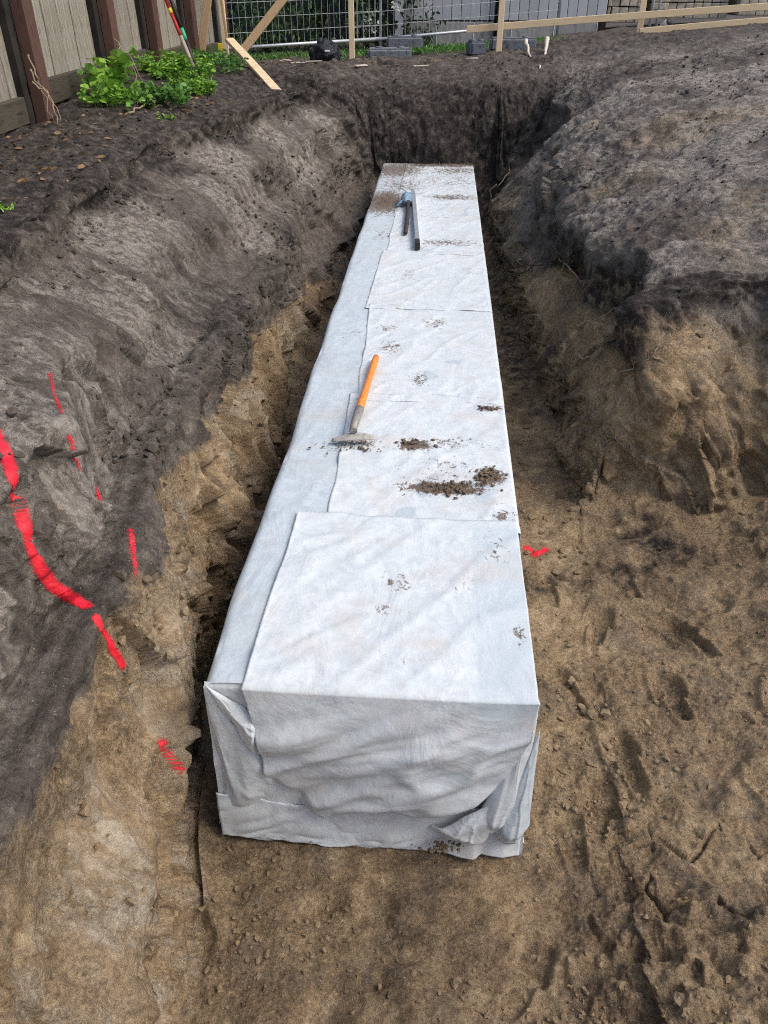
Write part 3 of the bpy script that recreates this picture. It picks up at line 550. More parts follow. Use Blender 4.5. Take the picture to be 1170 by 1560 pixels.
# overlapping sheets laid on top, each starting on the left seam and folded over the right edge
def sheet(ya, yb, xl0, xl1, lift, seed, ny=90):
    nx = 110; u = np.linspace(0, 1, nx); yy = np.linspace(ya, yb, ny); V = np.zeros((ny, nx, 3), np.float32)
    yn = pn(np.stack([u * 6, u * 0, u * 0], -1), seed) * .012
    for i, y in enumerate(yy):
        fr = i / (ny - 1); x0 = xl0 + (xl1 - xl0) * fr + .010 * float(pn(np.array([[y * 5., 0, seed]], np.float32), seed)[0])
        Lx = XR + .004 - x0; s = u * (Lx + .09); x = np.minimum(x0 + s, XR + .008); over = np.maximum(x0 + s - (XR + .008), 0)
        V[i, :, 0] = x + .006 * (over > 0); V[i, :, 1] = y + yn * (1 - abs(2 * fr - 1)) * 0 + (yn if fr in (0., 1.) else yn * (1 if fr < .03 or fr > .97 else .6)); V[i, :, 2] = HT - over
    fl = V[..., 2] > HT - .002
    q = V.copy(); q[..., 2] = 0
    h = lift + .0035 * pn(V * np.array([3, 3, 0]), 73) + .0032 * creases(q, seed + 2, 1.0, 6, .2) * 1.3 + .0028 * creases(q, seed + 5, -.5, 5, .15)
    eu = np.exp(-(u * (1.0) / .012) ** 2)[None, :]; ev = np.exp(-((yy - ya) / .03) ** 2)[:, None]
    curl = .0012 * eu * (.6 + pn(np.stack([V[..., 1] * 4, V[..., 0] * 0, V[..., 2] * 0], -1), seed + 7)) + .0035 * ev * np.clip(.3 + 1.6 * pn(np.stack([V[..., 0] * 3.2, V[..., 1] * 0, V[..., 2] * 0], -1), seed + 8), 0, 1)
    V[..., 2] += np.where(fl, h + curl, 0)
    V[..., 0] += np.where(fl, 0, .004 + lift * .5)
    cloth("overlap_sheet", V, m_cloth2, thick=.0008)
sheet(7.15, 9.5, -.41, -.40, .0012, 90)
sheet(6.02, 7.22, -.40, -.40, .0018, 91)
sheet(4.82, 6.1, -.455, -.43, .0024, 92)
sheet(3.52, 4.9, -.385, -.43, .0018, 93)
sheet(2.44, 3.6, -.395, -.42, .0012, 94)
# front sheet: lies on the near top and hangs over the end with a rounded lower edge
na, nb, nw = 70, 90, 150
V = np.zeros((na + nb, nw, 3), np.float32); u = np.linspace(0, 1, nw)
low_x = [-.53, -.515, -.50, -.47, -.34, -.22, -.08, .05, .19, .29, .335, .35]; low_z = [.40, .36, .33, .28, .19, .205, .23, .21, .26, .40, .58, .70]
for i in range(na):
    y = 2.50 + (Y0 - .004 - 2.50) * i / (na - 1); x0 = -.515 - .025 * (i / (na - 1)) + .004 * math.sin(9 * y)
    V[i, :, 0] = x0 + (XR + .006 - x0) * u; V[i, :, 1] = y; V[i, :, 2] = HT + .006
    if i < 3: V[i, :, 1] += .012 * pn(np.stack([u * 5, u * 0, u * 0], -1), 95)
for k in range(nb):
    r = (k + 1) / nb; x0 = -.54 + .04 * min(r * 1.6, 1); x1 = XR + .01 - .012 * r
    x = x0 + (x1 - x0) * u; zl = np.interp(x, low_x, low_z) + .008 * np.sin(u * 23)
    z = HT + .008 - r * (HT + .008 - zl)
    V[na + k, :, 0] = x; V[na + k, :, 1] = Y0 - .012; V[na + k, :, 2] = z
fr = V[na:]; X_, Z_ = fr[..., 0], fr[..., 2]; dn = np.clip((HT - Z_) / HT, 0, 1)
q = np.stack([X_, Z_, 0 * X_], -1)
fold = sum(a * np.clip(pn(np.stack([(X_ * math.cos(g) + Z_ * math.sin(g)) * 1.1, (-X_ * math.sin(g) + Z_ * math.cos(g)) * f, X_ * 0], -1), s), -1, 1) for g, f, a, s in ((.42, 7, .032, 96), (.55, 14, .017, 97), (.15, 11, .010, 98), (-.5, 9, .007, 99), (.62, 24, .006, 104), (.30, 30, .0045, 105)))
bul = np.sin(np.clip(dn / .72, 0, 1) * math.pi * .62)
fr[..., 1] -= .012 + .045 * bul * (1 - .5 * np.abs(2 * u - 1)[None] ** 3) + fold * sm(.03, .3, dn) * 1.3 + .012 * creases(q, 101, .5, 6, .2) * sm(.05, .25, dn)
fr[..., 1] += .025 * sm(.86, 1.0, np.linspace(0, 1, nb))[:, None]
tp = V[:na]; qq = tp.copy(); qq[..., 2] = 0
tp[..., 2] += .0035 * pn(tp * np.array([3, 3, 0]), 73) + 0.006 * creases(qq, 102, .8, 7, .22) * np.exp(-((tp[..., 0] + .33) / .2) ** 2) + 0.0045 * creases(qq, 103, .9, 4, .15) + 0.004 * creases(qq, 107, -.3, 5, .2) + .0025 * np.exp(-(u / .012) ** 2)[None]
V[na - 2:na, :, 2] -= .003
cloth("front_sheet", V, m_cloth2, thick=.002)
# tucked folds of cloth at the two near corners
def tri_fold(name, A, B, C_, seed, m, bulge=.03, nn=60):
    A, B, C_ = (np.array(p, np.float32) for p in (A, B, C_)); a = np.linspace(0, 1, nn)[:, None, None]; t = np.linspace(0, 1, nn)[None, :, None]
    V = (1 - a) * A + a * ((1 - t) * B + t * C_); V = V.astype(np.float32)
    a2 = a[..., 0]; t2 = t[..., 0]
    rad = np.sin(t2 * math.pi)
    V[..., 1] -= bulge * rad * a2 + a2 * (.012 * pn(np.stack([t2 * 2.6 + 0 * a2, a2 * 1.2 + 0 * t2, 0 * a2 * t2], -1), seed) + .003 * pn(np.stack([t2 * 6 + 0 * a2, a2 * 3 + 0 * t2, 0 * a2 * t2], -1), seed + 1))
    V[..., 1] -= .012 * a2 * pn(np.stack([t2 * 2.5 + a2 * 1.5, a2 * 3.2 - t2, 0 * a2 * t2], -1), seed + 6) + .005 * a2 * creases(np.stack([t2 + 0 * a2, a2 + 0 * t2, 0 * a2 * t2], -1), seed + 5, .9, 3, .4)
    V[..., 1] += .030 * sm(.86, 1, a2) + .022 * a2 * np.abs(2 * t2 - 1) ** 6
    edge_n = pn(np.stack([t2 * 3 + 0 * a2, a2 * 3 + 0 * t2, 0 * a2 * t2 + 9], -1), seed + 8); V[..., 0] += .018 * edge_n * a2; V[..., 2] += .022 * pn(np.stack([t2 * 4 + 0 * a2, 0 * a2 * t2, 0 * a2 * t2], -1), seed + 9) * a2 ** 2
    V[..., 2] += a2 * .012 * pn(np.stack([t2 * 6 + 0 * a2, a2 * 2 + 0 * t2, 0 * a2 * t2 + 4], -1), seed + 2) * (a2 > .9)
    return cloth(name, V, m, thick=.002)
tri_fold("corner_fold", (-.655, Y0 - .006, .745), (-.50, Y0 - .04, .40), (-.505, Y0 - .03, .62), 110, m_cloth2, .022)
tri_fold("corner_fold", (-.662, Y0 - .002, .735), (-.672, Y0 - .02, .03), (-.45, Y0 - .045, .30), 113, m_cloth2, .02)
tri_fold("corner_fold", (.350, Y0 - .004, .74), (.19, Y0 - .07, .20), (.372, Y0 - .03, .10), 116, m_cloth2, .035)
tri_fold("corner_fold", (.366, Y0 - .01, .62), (.26, Y0 - .085, .14), (.385, Y0 - .025, .06), 119, m_cloth, .03)
tri_fold("corner_fold", (.30, Y0 - .055, .36), (.05, Y0 - .07, .13), (.24, Y0 - .06, .08), 122, m_cloth2, .03)
# loose skirt lying out on the soil along the near end
nk = 140; V = np.zeros((26, nk, 3), np.float32); x = np.linspace(XL - .02, .36, nk); r = np.linspace(0, 1, 26)[:, None]
outl = np.interp(x, [-.68, -.5, -.2, .05, .16, .205, .23, .30, .36], [.004, .008, .012, .018, .030, .036, .010, .018, .006])
V[..., 0] = x[None]; V[..., 1] = Y0 - .022 - .012 * r - outl[None] * r + .012 * pn(np.stack([x[None] * 7 + 0 * r, r * 1.5 + 0 * x, 0 * r * x], -1), 124)
V[..., 2] = (.20 + .03 * np.sin(x * 6))[None] * (1 - r) ** 1.25 + .014 + .010 * pn(np.stack([x[None] * 9 + 0 * r, r * 2 + 0 * x, 0 * r * x + 3], -1), 125) * r
V[..., 1] -= .012 * np.abs(pn(np.stack([x[None] * 12 + r * 2, r * 2.5 + 0 * x, 0 * r * x], -1), 126))
cloth("lower_skirt", V, m_cloth2, thick=.002)

# ------------------------------------------------------------------ hoe and levelling tools on the cloth
m_orange = simple("orange_handle", [(.72, .22, .035), (.85, .30, .06), (.62, .17, .03)], 18, .45, (1, 1, 1), .15, .001)
m_steel = simple("dull_steel", [(.16, .15, .13), (.30, .285, .25), (.22, .19, .15)], 26, .6, (1, 1, 1), .4, .002, .5, .35)
m_alu = simple("aluminium", [(.42, .44, .45), (.56, .58, .59)], 12, .42, (1, 1, 1), .1, .001, .5, .7)
m_blk = simple("black_plastic", [(.018, .017, .016), (.035, .032, .030)], 20, .5)
m_brown = simple("dark_handle", [(.035, .022, .018), (.06, .04, .035)], 20, .55)
m_blue = simple("blue_plastic", [(.06, .13, .22), (.22, .33, .42), (.10, .17, .24)], 30, .5, bumps=.4)
m_head = simple("muddy_blade", [(.22, .20, .17), (.40, .385, .35), (.28, .24, .19)], 30, .7, bumps=.5)
hoe = empty("hoe", (-.35, 3.05, HT + .01), "short hoe with a bright orange handle lying head towards the camera on the white cloth", "hoe")
def local(o, me): me.transform(Matrix.Translation(-Vector(o.location))); return me
z0 = HT + .016
hp = [(-.318, 4.0, z0 + .012), (-.3185, 3.985, z0 + .018), (-.322, 3.9, z0 + .021), (-.329, 3.72, z0 + .026), (-.338, 3.5, z0 + .036), (-.346, 3.30, z0 + .046)]
link("handle", local(hoe, tube_mesh("handle", hp, [.010, .017, .020, .017, .018, .021], 14)), m_orange, hoe)
link("socket", local(hoe, tube_mesh("socket", [(-.346, 3.305, z0 + .046), (-.350, 3.2, z0 + .052), (-.353, 3.08, z0 + .060)], [.0225, .020, .017], 12)), m_steel, hoe)
bmh = bmesh.new(); rows_ = []
for k in range(9):                                     # blade: a curved plate, edge resting on the cloth
    f = k / 8; row = []
    for i in range(15):
        s = i / 14 * 2 - 1; half = .072 + .026 * sm(0, .4, f)
        row.append((-.352 + s * half, 3.083 - .026 * f - .014 * (1 - s * s) * f, z0 + .034 + .006 * (1 - s * s) * (1 - f) - .010 * f - .010 * s * s + .010 * s))
    rows_.append(row)
Vb = np.array(rows_, np.float32); bmh.free()
meb = mesh_np("blade", Vb, grid_faces(9, 15)); ob_ = link("blade", local(hoe, meb), m_head, hoe); s = ob_.modifiers.new("t", 'SOLIDIFY'); s.thickness = .004; s.offset = 0
for i_ in range(1):
    link("collar", local(hoe, bm_mesh("collar", box_bm(.036, .03, .024, .006, 2, c=(-.353, 3.088, z0 + .05)))), m_steel, hoe)

lev = empty("straightedge", (-.21, 7.0, HT + .01), "long silver aluminium straightedge with a black end cap lying on the white cloth", "straightedge")
a = Vector((-.262, 7.9, HT + .037)); e = Vector((-.168, 6.24, HT + .037)); d = (e - a).normalized()
link("bar", local(lev, beam_mesh("bar", a, e, .036, .05, .003, cuts=2)), m_alu, lev)
link("end_cap", local(lev, beam_mesh("end_cap", e, e + d * .13, .039, .053, .004, cuts=1)), m_blk, lev)
tl = empty("small_pick", (-.29, 7.1, HT + .01), "dark-handled hand tool with a blue head lying beside the silver straightedge", "hand tool")
link("handle", local(tl, tube_mesh("handle", [(-.272, 6.52, HT + .03), (-.275, 6.8, HT + .034), (-.283, 7.2, HT + .040), (-.295, 7.5, HT + .05)], [.017, .019, .017, .018], 10)), m_brown, tl)
v_, f_ = ico_np(3, 141, .3)
link("head", local(tl, mesh_np("head", v_ * np.array([.055, .15, .045]) + np.array([-.312, 7.62, HT + .055]), f_)), m_blue, tl)
link("claw", local(tl, tube_mesh("claw", [(-.40, 7.45, HT + .02), (-.36, 7.5, HT + .045), (-.30, 7.52, HT + .058), (-.25, 7.5, HT + .04)], [.008, .016, .02, .012], 8)), m_blue, tl)

# ------------------------------------------------------------------ soil clods
m_clod, n, b = mat("clod_soil")
oi = N(n, "ShaderNodeAttribute", attribute_name="soil"); sp = N(n, "ShaderNodeSeparateColor"); n.links.new(oi.outputs["Color"], sp.inputs[0]); ob = N(n, "ShaderNodeTexCoord").outputs["Object"]
c = mixc(n, sp.outputs[0], (.095, .082, .072), (.26, .195, .125)); c = mixc(n, sp.outputs[2], c, (.03, .026, .022))
c = mixc(n, 1, c, ramp(n, noise_node(n, ob, 55, 5, .7), [(.25, (.55, .55, .55)), (.75, (1.4, 1.38, 1.32))]), 'MULTIPLY')
n.links.new(c, b.inputs["Base Color"]); b.inputs["Roughness"].default_value = .95; b.inputs["Specular IOR Level"].default_value = .1
n.links.new(bump(n, noise_node(n, ob, 130, 4, .7), .8, .006), b.inputs["Normal"])
ICO = [ico_np(1, 150 + k, .9) for k in range(6)]; ICO2 = [ico_np(2, 160 + k, .95) for k in range(4)]
def scatter(name, weight, count, size, seed, flat=.75, big=False):
    r = np.random.default_rng(seed); wgt = weight.reshape(-1).astype(np.float64); area = np.zeros((nr, nc)); 
    area[:-1, :-1] = np.linalg.norm(np.cross(G[:-1, 1:] - G[:-1, :-1], G[1:, :-1] - G[:-1, :-1]), axis=2); wgt = np.clip(wgt, 0, None) * area.reshape(-1); wgt /= wgt.sum()
    ids = r.choice(len(wgt), count, p=wgt); parts = []; sl = []; lib = ICO2 if big else ICO
    for k in ids:
        v, f = lib[r.integers(len(lib))]; s = size[0] + (size[1] - size[0]) * r.random() ** 3
        q = r.normal(size=(3, 3)); q, _ = np.linalg.qr(q); vv = (v * s * (.7 + .6 * r.random(3))) @ q; vv[:, 2] *= flat
        c_ = Gf[k] + NGf[k] * s * .25 + r.normal(size=3) * .004; parts.append(((vv + c_).astype(np.float32), f)); sl.append(np.repeat(SOIL.reshape(-1, 4)[k][None], len(v), 0))
    V, F = join_np(parts); me = mesh_np(name, V, F, smooth=False); attr(me, "soil", np.concatenate(sl)); o = link(name, me, m_clod); o["kind"] = "stuff"; return o
notbox = np.where((X > XL - .03) & (X < XR + .04) & (Y > Y0 - .06) & (Y < Y1 + .05), 0., 1.)
inview = (Y > .7) & (Y < 11.5) & (np.abs(X) < 4)
w_fl = notbox * inview * (NG[..., 2] > .55) * np.clip(.25 + 1.2 * fbm(P * 1.5, 2, 171), 0.03, 1.5)
near_w = np.exp(-np.clip(Y - 1, 0, 9) / 1.6)
front_r = np.exp(-(((X - .9) / .8) ** 2 + ((Y - 1.1) / .5) ** 2))
scatter("loose_soil", w_fl * (near_w * sm(8.3, 9.0, J) + 3.5 * front_r), 6500, (.0025, .011), 180)
scatter("loose_soil", w_fl * (.25 + front_r * 4) * sm(8.3, 9, J) * (Y < 5), 260, (.007, .018), 181, .6, True)
scatter("loose_soil", w_fl * ((J < 3.2) * 1.0 + (Y > 10.3) * .5 + (J > 13) * .12), 1800, (.005, .017), 182)
scatter("loose_soil", notbox * inview * ((J > 7.6) & (J < 9) & (Y > 1.6) | (J > 10) & (J < 11.3) & (Y > 1.6)), 1300, (.006, .024), 183)

scatter("loose_soil", inview * (J > 3.1) * (J < 8.6) * (Y > 1) * (Y < 9.5) * np.clip(.2 + 1.6 * fbm(P * 2.0, 2, 172), 0, 1.5) * (.4 + 1.2 * np.exp(-((J - 5.4) / .5) ** 2) + .9 * np.exp(-((J - 3.2) / .3) ** 2)), 2600, (.003, .017), 184, .8)
scatter("loose_soil", notbox * inview * (J > 11) * (J < 15.5) * (Y > 3.75) * (Y < 10) * np.clip(.1 + 1.6 * fbm(P * 2.0, 2, 173), 0, 1.5), 1500, (.004, .018), 185, .8)
def patch(x, y, sx, sy, cnt, label, sd, dk=.3, HT=HT):
    r = np.random.default_rng(sd); parts = []
    for k in range(int(cnt * .9)):
        v, f = ICO[r.integers(6)]; s = .0015 + .0068 * r.random() ** 3; px, py = r.normal(size=2) * .55; px, py = px + .25 * py, py
        c_ = np.array([x + px * sx, y + py * sy, HT + .008 + s * .15 + .005 * max(0, 1 - px * px - py * py) * r.random()]); q, _ = np.linalg.qr(r.normal(size=(3, 3)))
        parts.append(((v * s) @ q * np.array([1.2, 1.2, .5]) + c_, f))
    V, F = join_np(parts); me = mesh_np("soil_crumbs", V, F); attr(me, "soil", np.repeat(np.array([[.7, 0, dk * .6, 0]], np.float32), len(V), 0)); me.transform(Matrix.Translation((-x, -y, -HT)))
    o = link("soil_crumbs", me, m_clod, loc=(x, y, HT)); tag(o, label, "soil", "crumbs of soil dropped on the cloth")
patch(.09, 2.73, .13, .055, 190, "largest streak of wet brown soil on the cloth, behind the front sheet", 190, .45)
patch(.255, 2.84, .055, .06, 110, "round heap of brown soil by the right edge of the cloth", 191, .25)
patch(-.075, 3.09, .075, .045, 80, "small brown soil smear just right of the hoe blade", 192)
patch(.275, 3.47, .05, .022, 40, "tiny dark soil crumbs near the right edge, level with the orange handle", 193, .5)
patch(-.36, 3.02, .12, .03, 60, "grains of soil scattered under the hoe blade", 194, .5)
patch(-.53, 7.7, .10, .25, 170, "brown mud cake on the far left edge of the cloth, left of the tools", 195, .2)
patch(-.02, 9.45, .42, .10, 240, "strip of dark soil across the far end of the cloth", 196, .5)
patch(.09, 1.515, .05, .022, 110, "dark wet soil caught in the crumpled cloth at the near right foot", 197, .9, .085)

# ------------------------------------------------------------------ timber, fences, building and stacks behind the trench
m_pine = simple("new_pine", [(.60, .45, .27), (.76, .60, .40), (.66, .50, .31)], 9, .7, (9, 9, .6), .2, .002)
m_pine_h = simple("new_pine_lying", [(.46, .34, .20), (.62, .49, .32), (.54, .41, .25)], 9, .7, (.6, .6, 9), .2, .002)
m_oldpine = simple("weathered_pine", [(.26, .17, .09), (.40, .28, .16), (.32, .21, .12)], 10, .75, (6, 6, .8), .25, .002)
m_galv = simple("galvanised_steel", [(.46, .49, .52), (.60, .63, .65)], 14, .45, (1, 1, 1), .1, .001, .5, .45)
m_wire = simple("fence_wire", [(.36, .39, .41), (.48, .51, .53)], 14, .5, (1, 1, 1), 0, .001, .5, .3)
m_concf = simple("concrete_foot", [(.10, .115, .135), (.17, .185, .205), (.07, .075, .085)], 14, .9, bumps=.5, bd=.01)
m_bag = simple("black_bag", [(.010, .011, .016), (.024, .026, .034)], 20, .32, bumps=.8, bd=.02)
m_board = None
m, n, b = mat("weathered_board"); m_board = m
ob = N(n, "ShaderNodeTexCoord").outputs["Object"]; v = mapping(n, ob, (10, 10, .7)); f = noise_node(n, v, 7, 7, .7, .6); g = noise_node(n, mapping(n, ob, (1, 1, .5)), 3.5, 5, .6)
oi = N(n, "ShaderNodeObjectInfo").outputs["Random"]
c = ramp(n, f, [(.28, (.07, .058, .04)), (.45, (.22, .20, .155)), (.58, (.38, .36, .31)), (.74, (.58, .56, .51))])
c = mixc(n, ramp(n, g, [(.42, (0, 0, 0)), (.68, (.75, .75, .75))]), c, (.13, .115, .055)); c = mixc(n, mth(n, 'MULTIPLY', oi, .4), c, (.14, .12, .09))
c = mixc(n, ramp(n, noise_node(n, v, 16, 4, .6), [(.6, (0, 0, 0)), (.72, (1, 1, 1))]), c, (.045, .037, .028))
n.links.new(c, b.inputs["Base Color"]); b.inputs["Roughness"].default_value = .9; n.links.new(bump(n, f, .7, .006), b.inputs["Normal"])
m_kick = simple("mossy_kickboard", [(.022, .019, .014), (.075, .064, .048), (.045, .045, .024)], 8, .9, (6, .7, 6), .6, .006)
m_maroon = simple("maroon_post", [(.045, .024, .019), (.115, .062, .048), (.075, .036, .029)], 11, .6, (4, 4, .6), .25, .004)
m_dark = simple("dark_timber", [(.012, .011, .010), (.03, .027, .024)], 9, .9)

def gz(x, y):
    k = np.argmin((G[..., 0] - x) ** 2 + (G[..., 1] - y) ** 2); return float(Gf[k, 2])
# wooden fence on the left, running along the trench
fence = empty("wooden_fence", (-3.3, 8, 1.55), "weathered wooden board fence with maroon posts along the left of the trench", "fence")
bl = None; y = 3.2; k = 0
while y < 13.6:
    wd = random.uniform(.135, .15)
    bm = bmesh.new(); bmesh.ops.create_grid(bm, x_segments=1, y_segments=6, size=.5); bm.free()
    me = beam_mesh("board", (0, 0, 0), (0, 0, 1.9), .022, wd - .006, .003, (0, 1, 0), 3)
    o = link("board", me, m_board, fence, (-3.34 - (-3.3) + random.uniform(-.006, .006), y + wd / 2 - 8, 1.66 - 1.55 + random.uniform(-.015, .01)), (random.uniform(-.006, .006), random.uniform(-.006, .006), 0))
    y += wd + random.uniform(0, .004); k += 1
for ys_, ye_ in ((3.2, 5.1), (5.13, 6.76), (6.80, 8.50), (8.53, 9.80), (9.84, 11.3), (11.33, 13.6)):
    yc = (ys_ + ye_) / 2; zb = 1.5 + np.interp(yc, [4, 6, 7.5, 8.8, 10, 12], [.08, .13, .21, .26, .22, .12])
    me = beam_mesh("kick_board", (-3.3, ys_, zb + .0), (-3.3, ye_, zb + .012), .05, .19, .006, cuts=8); me.transform(Matrix.Translation((3.3, -8, -1.55))); link("kick_board", me, m_kick, fence)
    me = beam_mesh("rail", (-3.41, ys_, 2.9), (-3.41, ye_, 2.9), .05, .09, .004, cuts=2); me.transform(Matrix.Translation((3.3, -8, -1.55))); link("rail", me, m_dark, fence)
    me = beam_mesh("lower_board", (-3.335, ys_, zb - .16), (-3.335, ye_, zb - .155), .03, .16, .004, cuts=4); me.transform(Matrix.Translation((3.3, -8, -1.55))); link("lower_board", me, m_board, fence)
for yp in (5.05, 6.78, 8.51, 9.82, 11.32, 13.0):
    me = beam_mesh("post", (-3.215, yp, 1.2), (-3.215, yp, 3.5), .12, .15, .014, (0, 1, 0), 4); me.transform(Matrix.Translation((3.3, -8, -1.55))); link("post", me, m_maroon, fence)
    me = beam_mesh("gap_strip", (-3.30, yp - .125, 1.4), (-3.30, yp - .125, 3.4), .06, .085, .004, (0, 1, 0), 2); me.transform(Matrix.Translation((3.3, -8, -1.55))); link("gap_strip", me, m_dark, fence)

# long handled tools leaning on the fence
m_green = simple("green_handle", [(.03, .33, .17), (.05, .42, .23)], 10, .45, bumps=0); m_red = simple("red_handle", [(.42, .025, .018), (.55, .05, .035)], 10, .45, bumps=0); m_yel = simple("yellow_tape", [(.75, .52, .02), (.85, .6, .05)], 10, .5, bumps=0)
m_shaft = simple("ash_shaft", [(.30, .24, .18), (.44, .37, .29)], 12, .7, (3, 3, 1))
def pole(name, a, b_, bands, blade, label):
    a = Vector(a); b_ = Vector(b_); o = empty(name, b_, label, "shovel", "shovels leaning against the wooden fence"); o["group"] = "shovels leaning against the wooden fence"
    for f0, f1, mm, nm in bands:
        p0 = b_ + (a - b_) * f0 - b_; p1 = b_ + (a - b_) * f1 - b_; link(nm, tube_mesh(nm, [p0, (p0 + p1) / 2, p1], .019 if nm != "tape_band" else .0215, 10), mm, o)
    v = np.zeros((9, 9, 3), np.float32)
    dd = (a - b_).normalized(); sd_ = dd.cross(Vector((.5, -.8, .2))).normalized(); nn_ = dd.cross(sd_)
    for i in range(9):
        for j in range(9):
            f = i / 8; s = j / 4 - 1; wdt = (.085 if blade > .3 else .05) * (1 - .7 * max(0, (f - .55) / .45) ** 2)
            p = dd * (.06 - blade * f) + sd_ * (s * wdt) + nn_ * (.03 * (s * s)); v[i, j] = p
    bo = link("blade", mesh_np("blade", v, grid_faces(9, 9)), m_steel, o); s = bo.modifiers.new("t", 'SOLIDIFY'); s.thickness = .006
    return o
pole("shovel", (-2.93, 8.95, 3.05), (-2.43, 8.62, 1.70), [(0, .22, m_blk, "shaft"), (.22, .29, m_green, "grip_band"), (.29, .58, m_blk, "shaft"), (.58, .98, m_green, "grip")], .22, "green and black handled shovel leaning against the wooden fence")
pole("shovel", (-3.02, 9.0, 3.05), (-2.46, 8.60, 1.74), [(0, .22, m_shaft, "shaft"), (.22, .36, m_red, "grip_band"), (.36, .39, m_yel, "tape_band"), (.39, .70, m_red, "grip"), (.70, .98, m_blk, "shaft")], .12, "red and black handled shovel leaning against the wooden fence")

# timbers
def timber(name, a, b_, wx, wy, m_, label, cat="timber", group=None, up=(0, 0, 1), bow=0.0):
    a = Vector(a); b_ = Vector(b_); me = beam_mesh(name, a, b_, wx, wy, .004, up, 6, bow); me.transform(Matrix.Translation(-a)); o = link(name, me, m_, loc=a); tag(o, label, cat, group); return o
GS = "pine setting-out stakes along the far edge"
st = timber("timber_stake", (-2.80, 11.3, 1.30), (-2.80, 11.32, 2.75), .075, .03, m_pine, "pale pine stake by the fence corner, left of the crossed braces", "stake", GS, (0, 1, 0))
tg = link("yellow_tag", bm_mesh("yellow_tag", box_bm(.06, .02, .09, .004, c=(-.065, .0, .46))), m_yel, st)
timber("timber_stake", (-1.29, 12.3, 1.38), (-1.29, 12.3, 2.75), .075, .03, m_pine, "pine stake standing against the mesh fence, in line with the black bag", "stake", GS, (0, 1, 0))
timber("timber_stake", (.725, 12.5, 1.42), (.725, 12.5, 2.75), .078, .034, m_pine, "pine stake in front of the concrete foot, holding the left end of the long batten", "stake", GS, (0, 1, 0))
timber("timber_stake", (2.70, 13.0, 1.66), (2.68, 13.0, 2.9), .085, .034, m_pine, "pine stake holding the long batten in front of the stacked pavers", "stake", GS, (0, 1, 0))
timber("batten", (.27, 12.54, 1.905), (5.2, 13.2, 2.205), .028, .085, m_pine_h, "long pine batten nailed level across two stakes on the right", "batten", bow=.012)
timber("batten", (2.62, 12.62, 1.885), (5.2, 13.05, 2.055), .03, .075, m_pine_h, "long pine batten lying on the soil under the raised one on the right", "batten", bow=.01)
timber("brace", (-3.20, 11.6, 1.70), (-2.98, 11.9, 2.75), .10, .045, m_oldpine, "brown weathered timber brace leaning beside the end of the wooden fence", "brace", None, (0, 1, 0))
timber("brace", (-2.56, 11.0, 1.70), (-1.60, 11.4, 2.70), .095, .04, m_oldpine, "slanting pine brace rising to the right from the low plank", "brace", None, (0, 1, 0), .0)
timber("plank", (-2.68, 11.05, 1.86), (-1.83, 9.62, 1.43), .11, .04, m_pine_h, "pine plank sloping down onto the soil towards the trench corner", "plank", None, (0, 0, 1), .008)
timber("lath", (-2.80, 11.2, 2.7), (-2.70, 11.02, 1.86), .03, .02, m_oldpine, "thin lath running down from the pale stake to the plank end", "lath", None, (0, 1, 0))

# mesh site fence: two panels
wire_v = tube_mesh("vertical_wire", [(0, 0, 0), (0, 0, 1)], .0028, 5, False); wire_h = None
def panel(A, B, h, nwire, label):
    A = Vector(A); B = Vector(B); o = empty("mesh_fence_panel", A, label, "site fence", "galvanised mesh fence panels")
    d = B - A
    for nm, p, q in (("bottom_rail", A, B), ("top_rail", A + Vector((0, 0, h)), B + Vector((0, 0, h)))):
        link(nm, tube_mesh(nm, [p - A, (p + q) / 2 - A, q - A], .021, 10), m_galv, o)
    for p in (A, B): link("post", tube_mesh("post", [p - A - Vector((0, 0, .22)), p - A + Vector((0, 0, h + .02))], .021, 10), m_galv, o)
    for k in range(1, nwire):
        p = d * (k / nwire); w_ = link("vertical_wire", wire_v, m_wire, o, p, (random.uniform(-.006, .006), random.uniform(-.006, .006), 0)); w_.scale = (1, 1, h)
    for k in range(1, 11):
        z = h * k / 11; link("horizontal_wire", tube_mesh("horizontal_wire", [Vector((0, 0, z)), d / 2 + Vector((0, .01, z)), d + Vector((0, 0, z))], .0026, 5, False), m_wire, o)
    return o
panel((-3.05, 12.1, 1.69), (-.98, 13.45, 1.74), 1.9, 26, "left galvanised mesh fence panel, in front of the dark shrubs")
panel((-1.40, 13.25, 1.71), (1.75, 14.6, 1.90), 1.9, 36, "right galvanised mesh fence panel, in front of the grey cladding")

def foot(x, y, z, sx, sy, sz, rz, label):
    o = empty("fence_foot", (x, y, z), label, "concrete block", "concrete fence feet", (0, 0, rz))
    bm = box_bm(sx, sy, sz, .03, 3, .006, (0, 0, sz / 2)); link("block", bm_mesh("block", bm), m_concf, o)
    for s in (-1, 1): link("socket", tube_mesh("socket", [(s * sx * .25, 0, sz - .01), (s * sx * .25, 0, sz + .02)], .045, 10), m_concf, o)
foot(-.80, 12.75, 1.50, .62, .24, .17, .1, "blue-grey concrete fence foot right of the black bag, low on the soil")
foot(-.62, 13.5, 1.55, .55, .25, .22, .1, "dark concrete fence foot behind the first, under the mesh fence")
foot(.95, 12.95, 1.62, .66, .24, .17, .05, "blue-grey concrete fence foot behind the stake with the long batten")
foot(.42, 12.75, 1.58, .24, .24, .18, .3, "small dark concrete block left of the stake with the long batten")
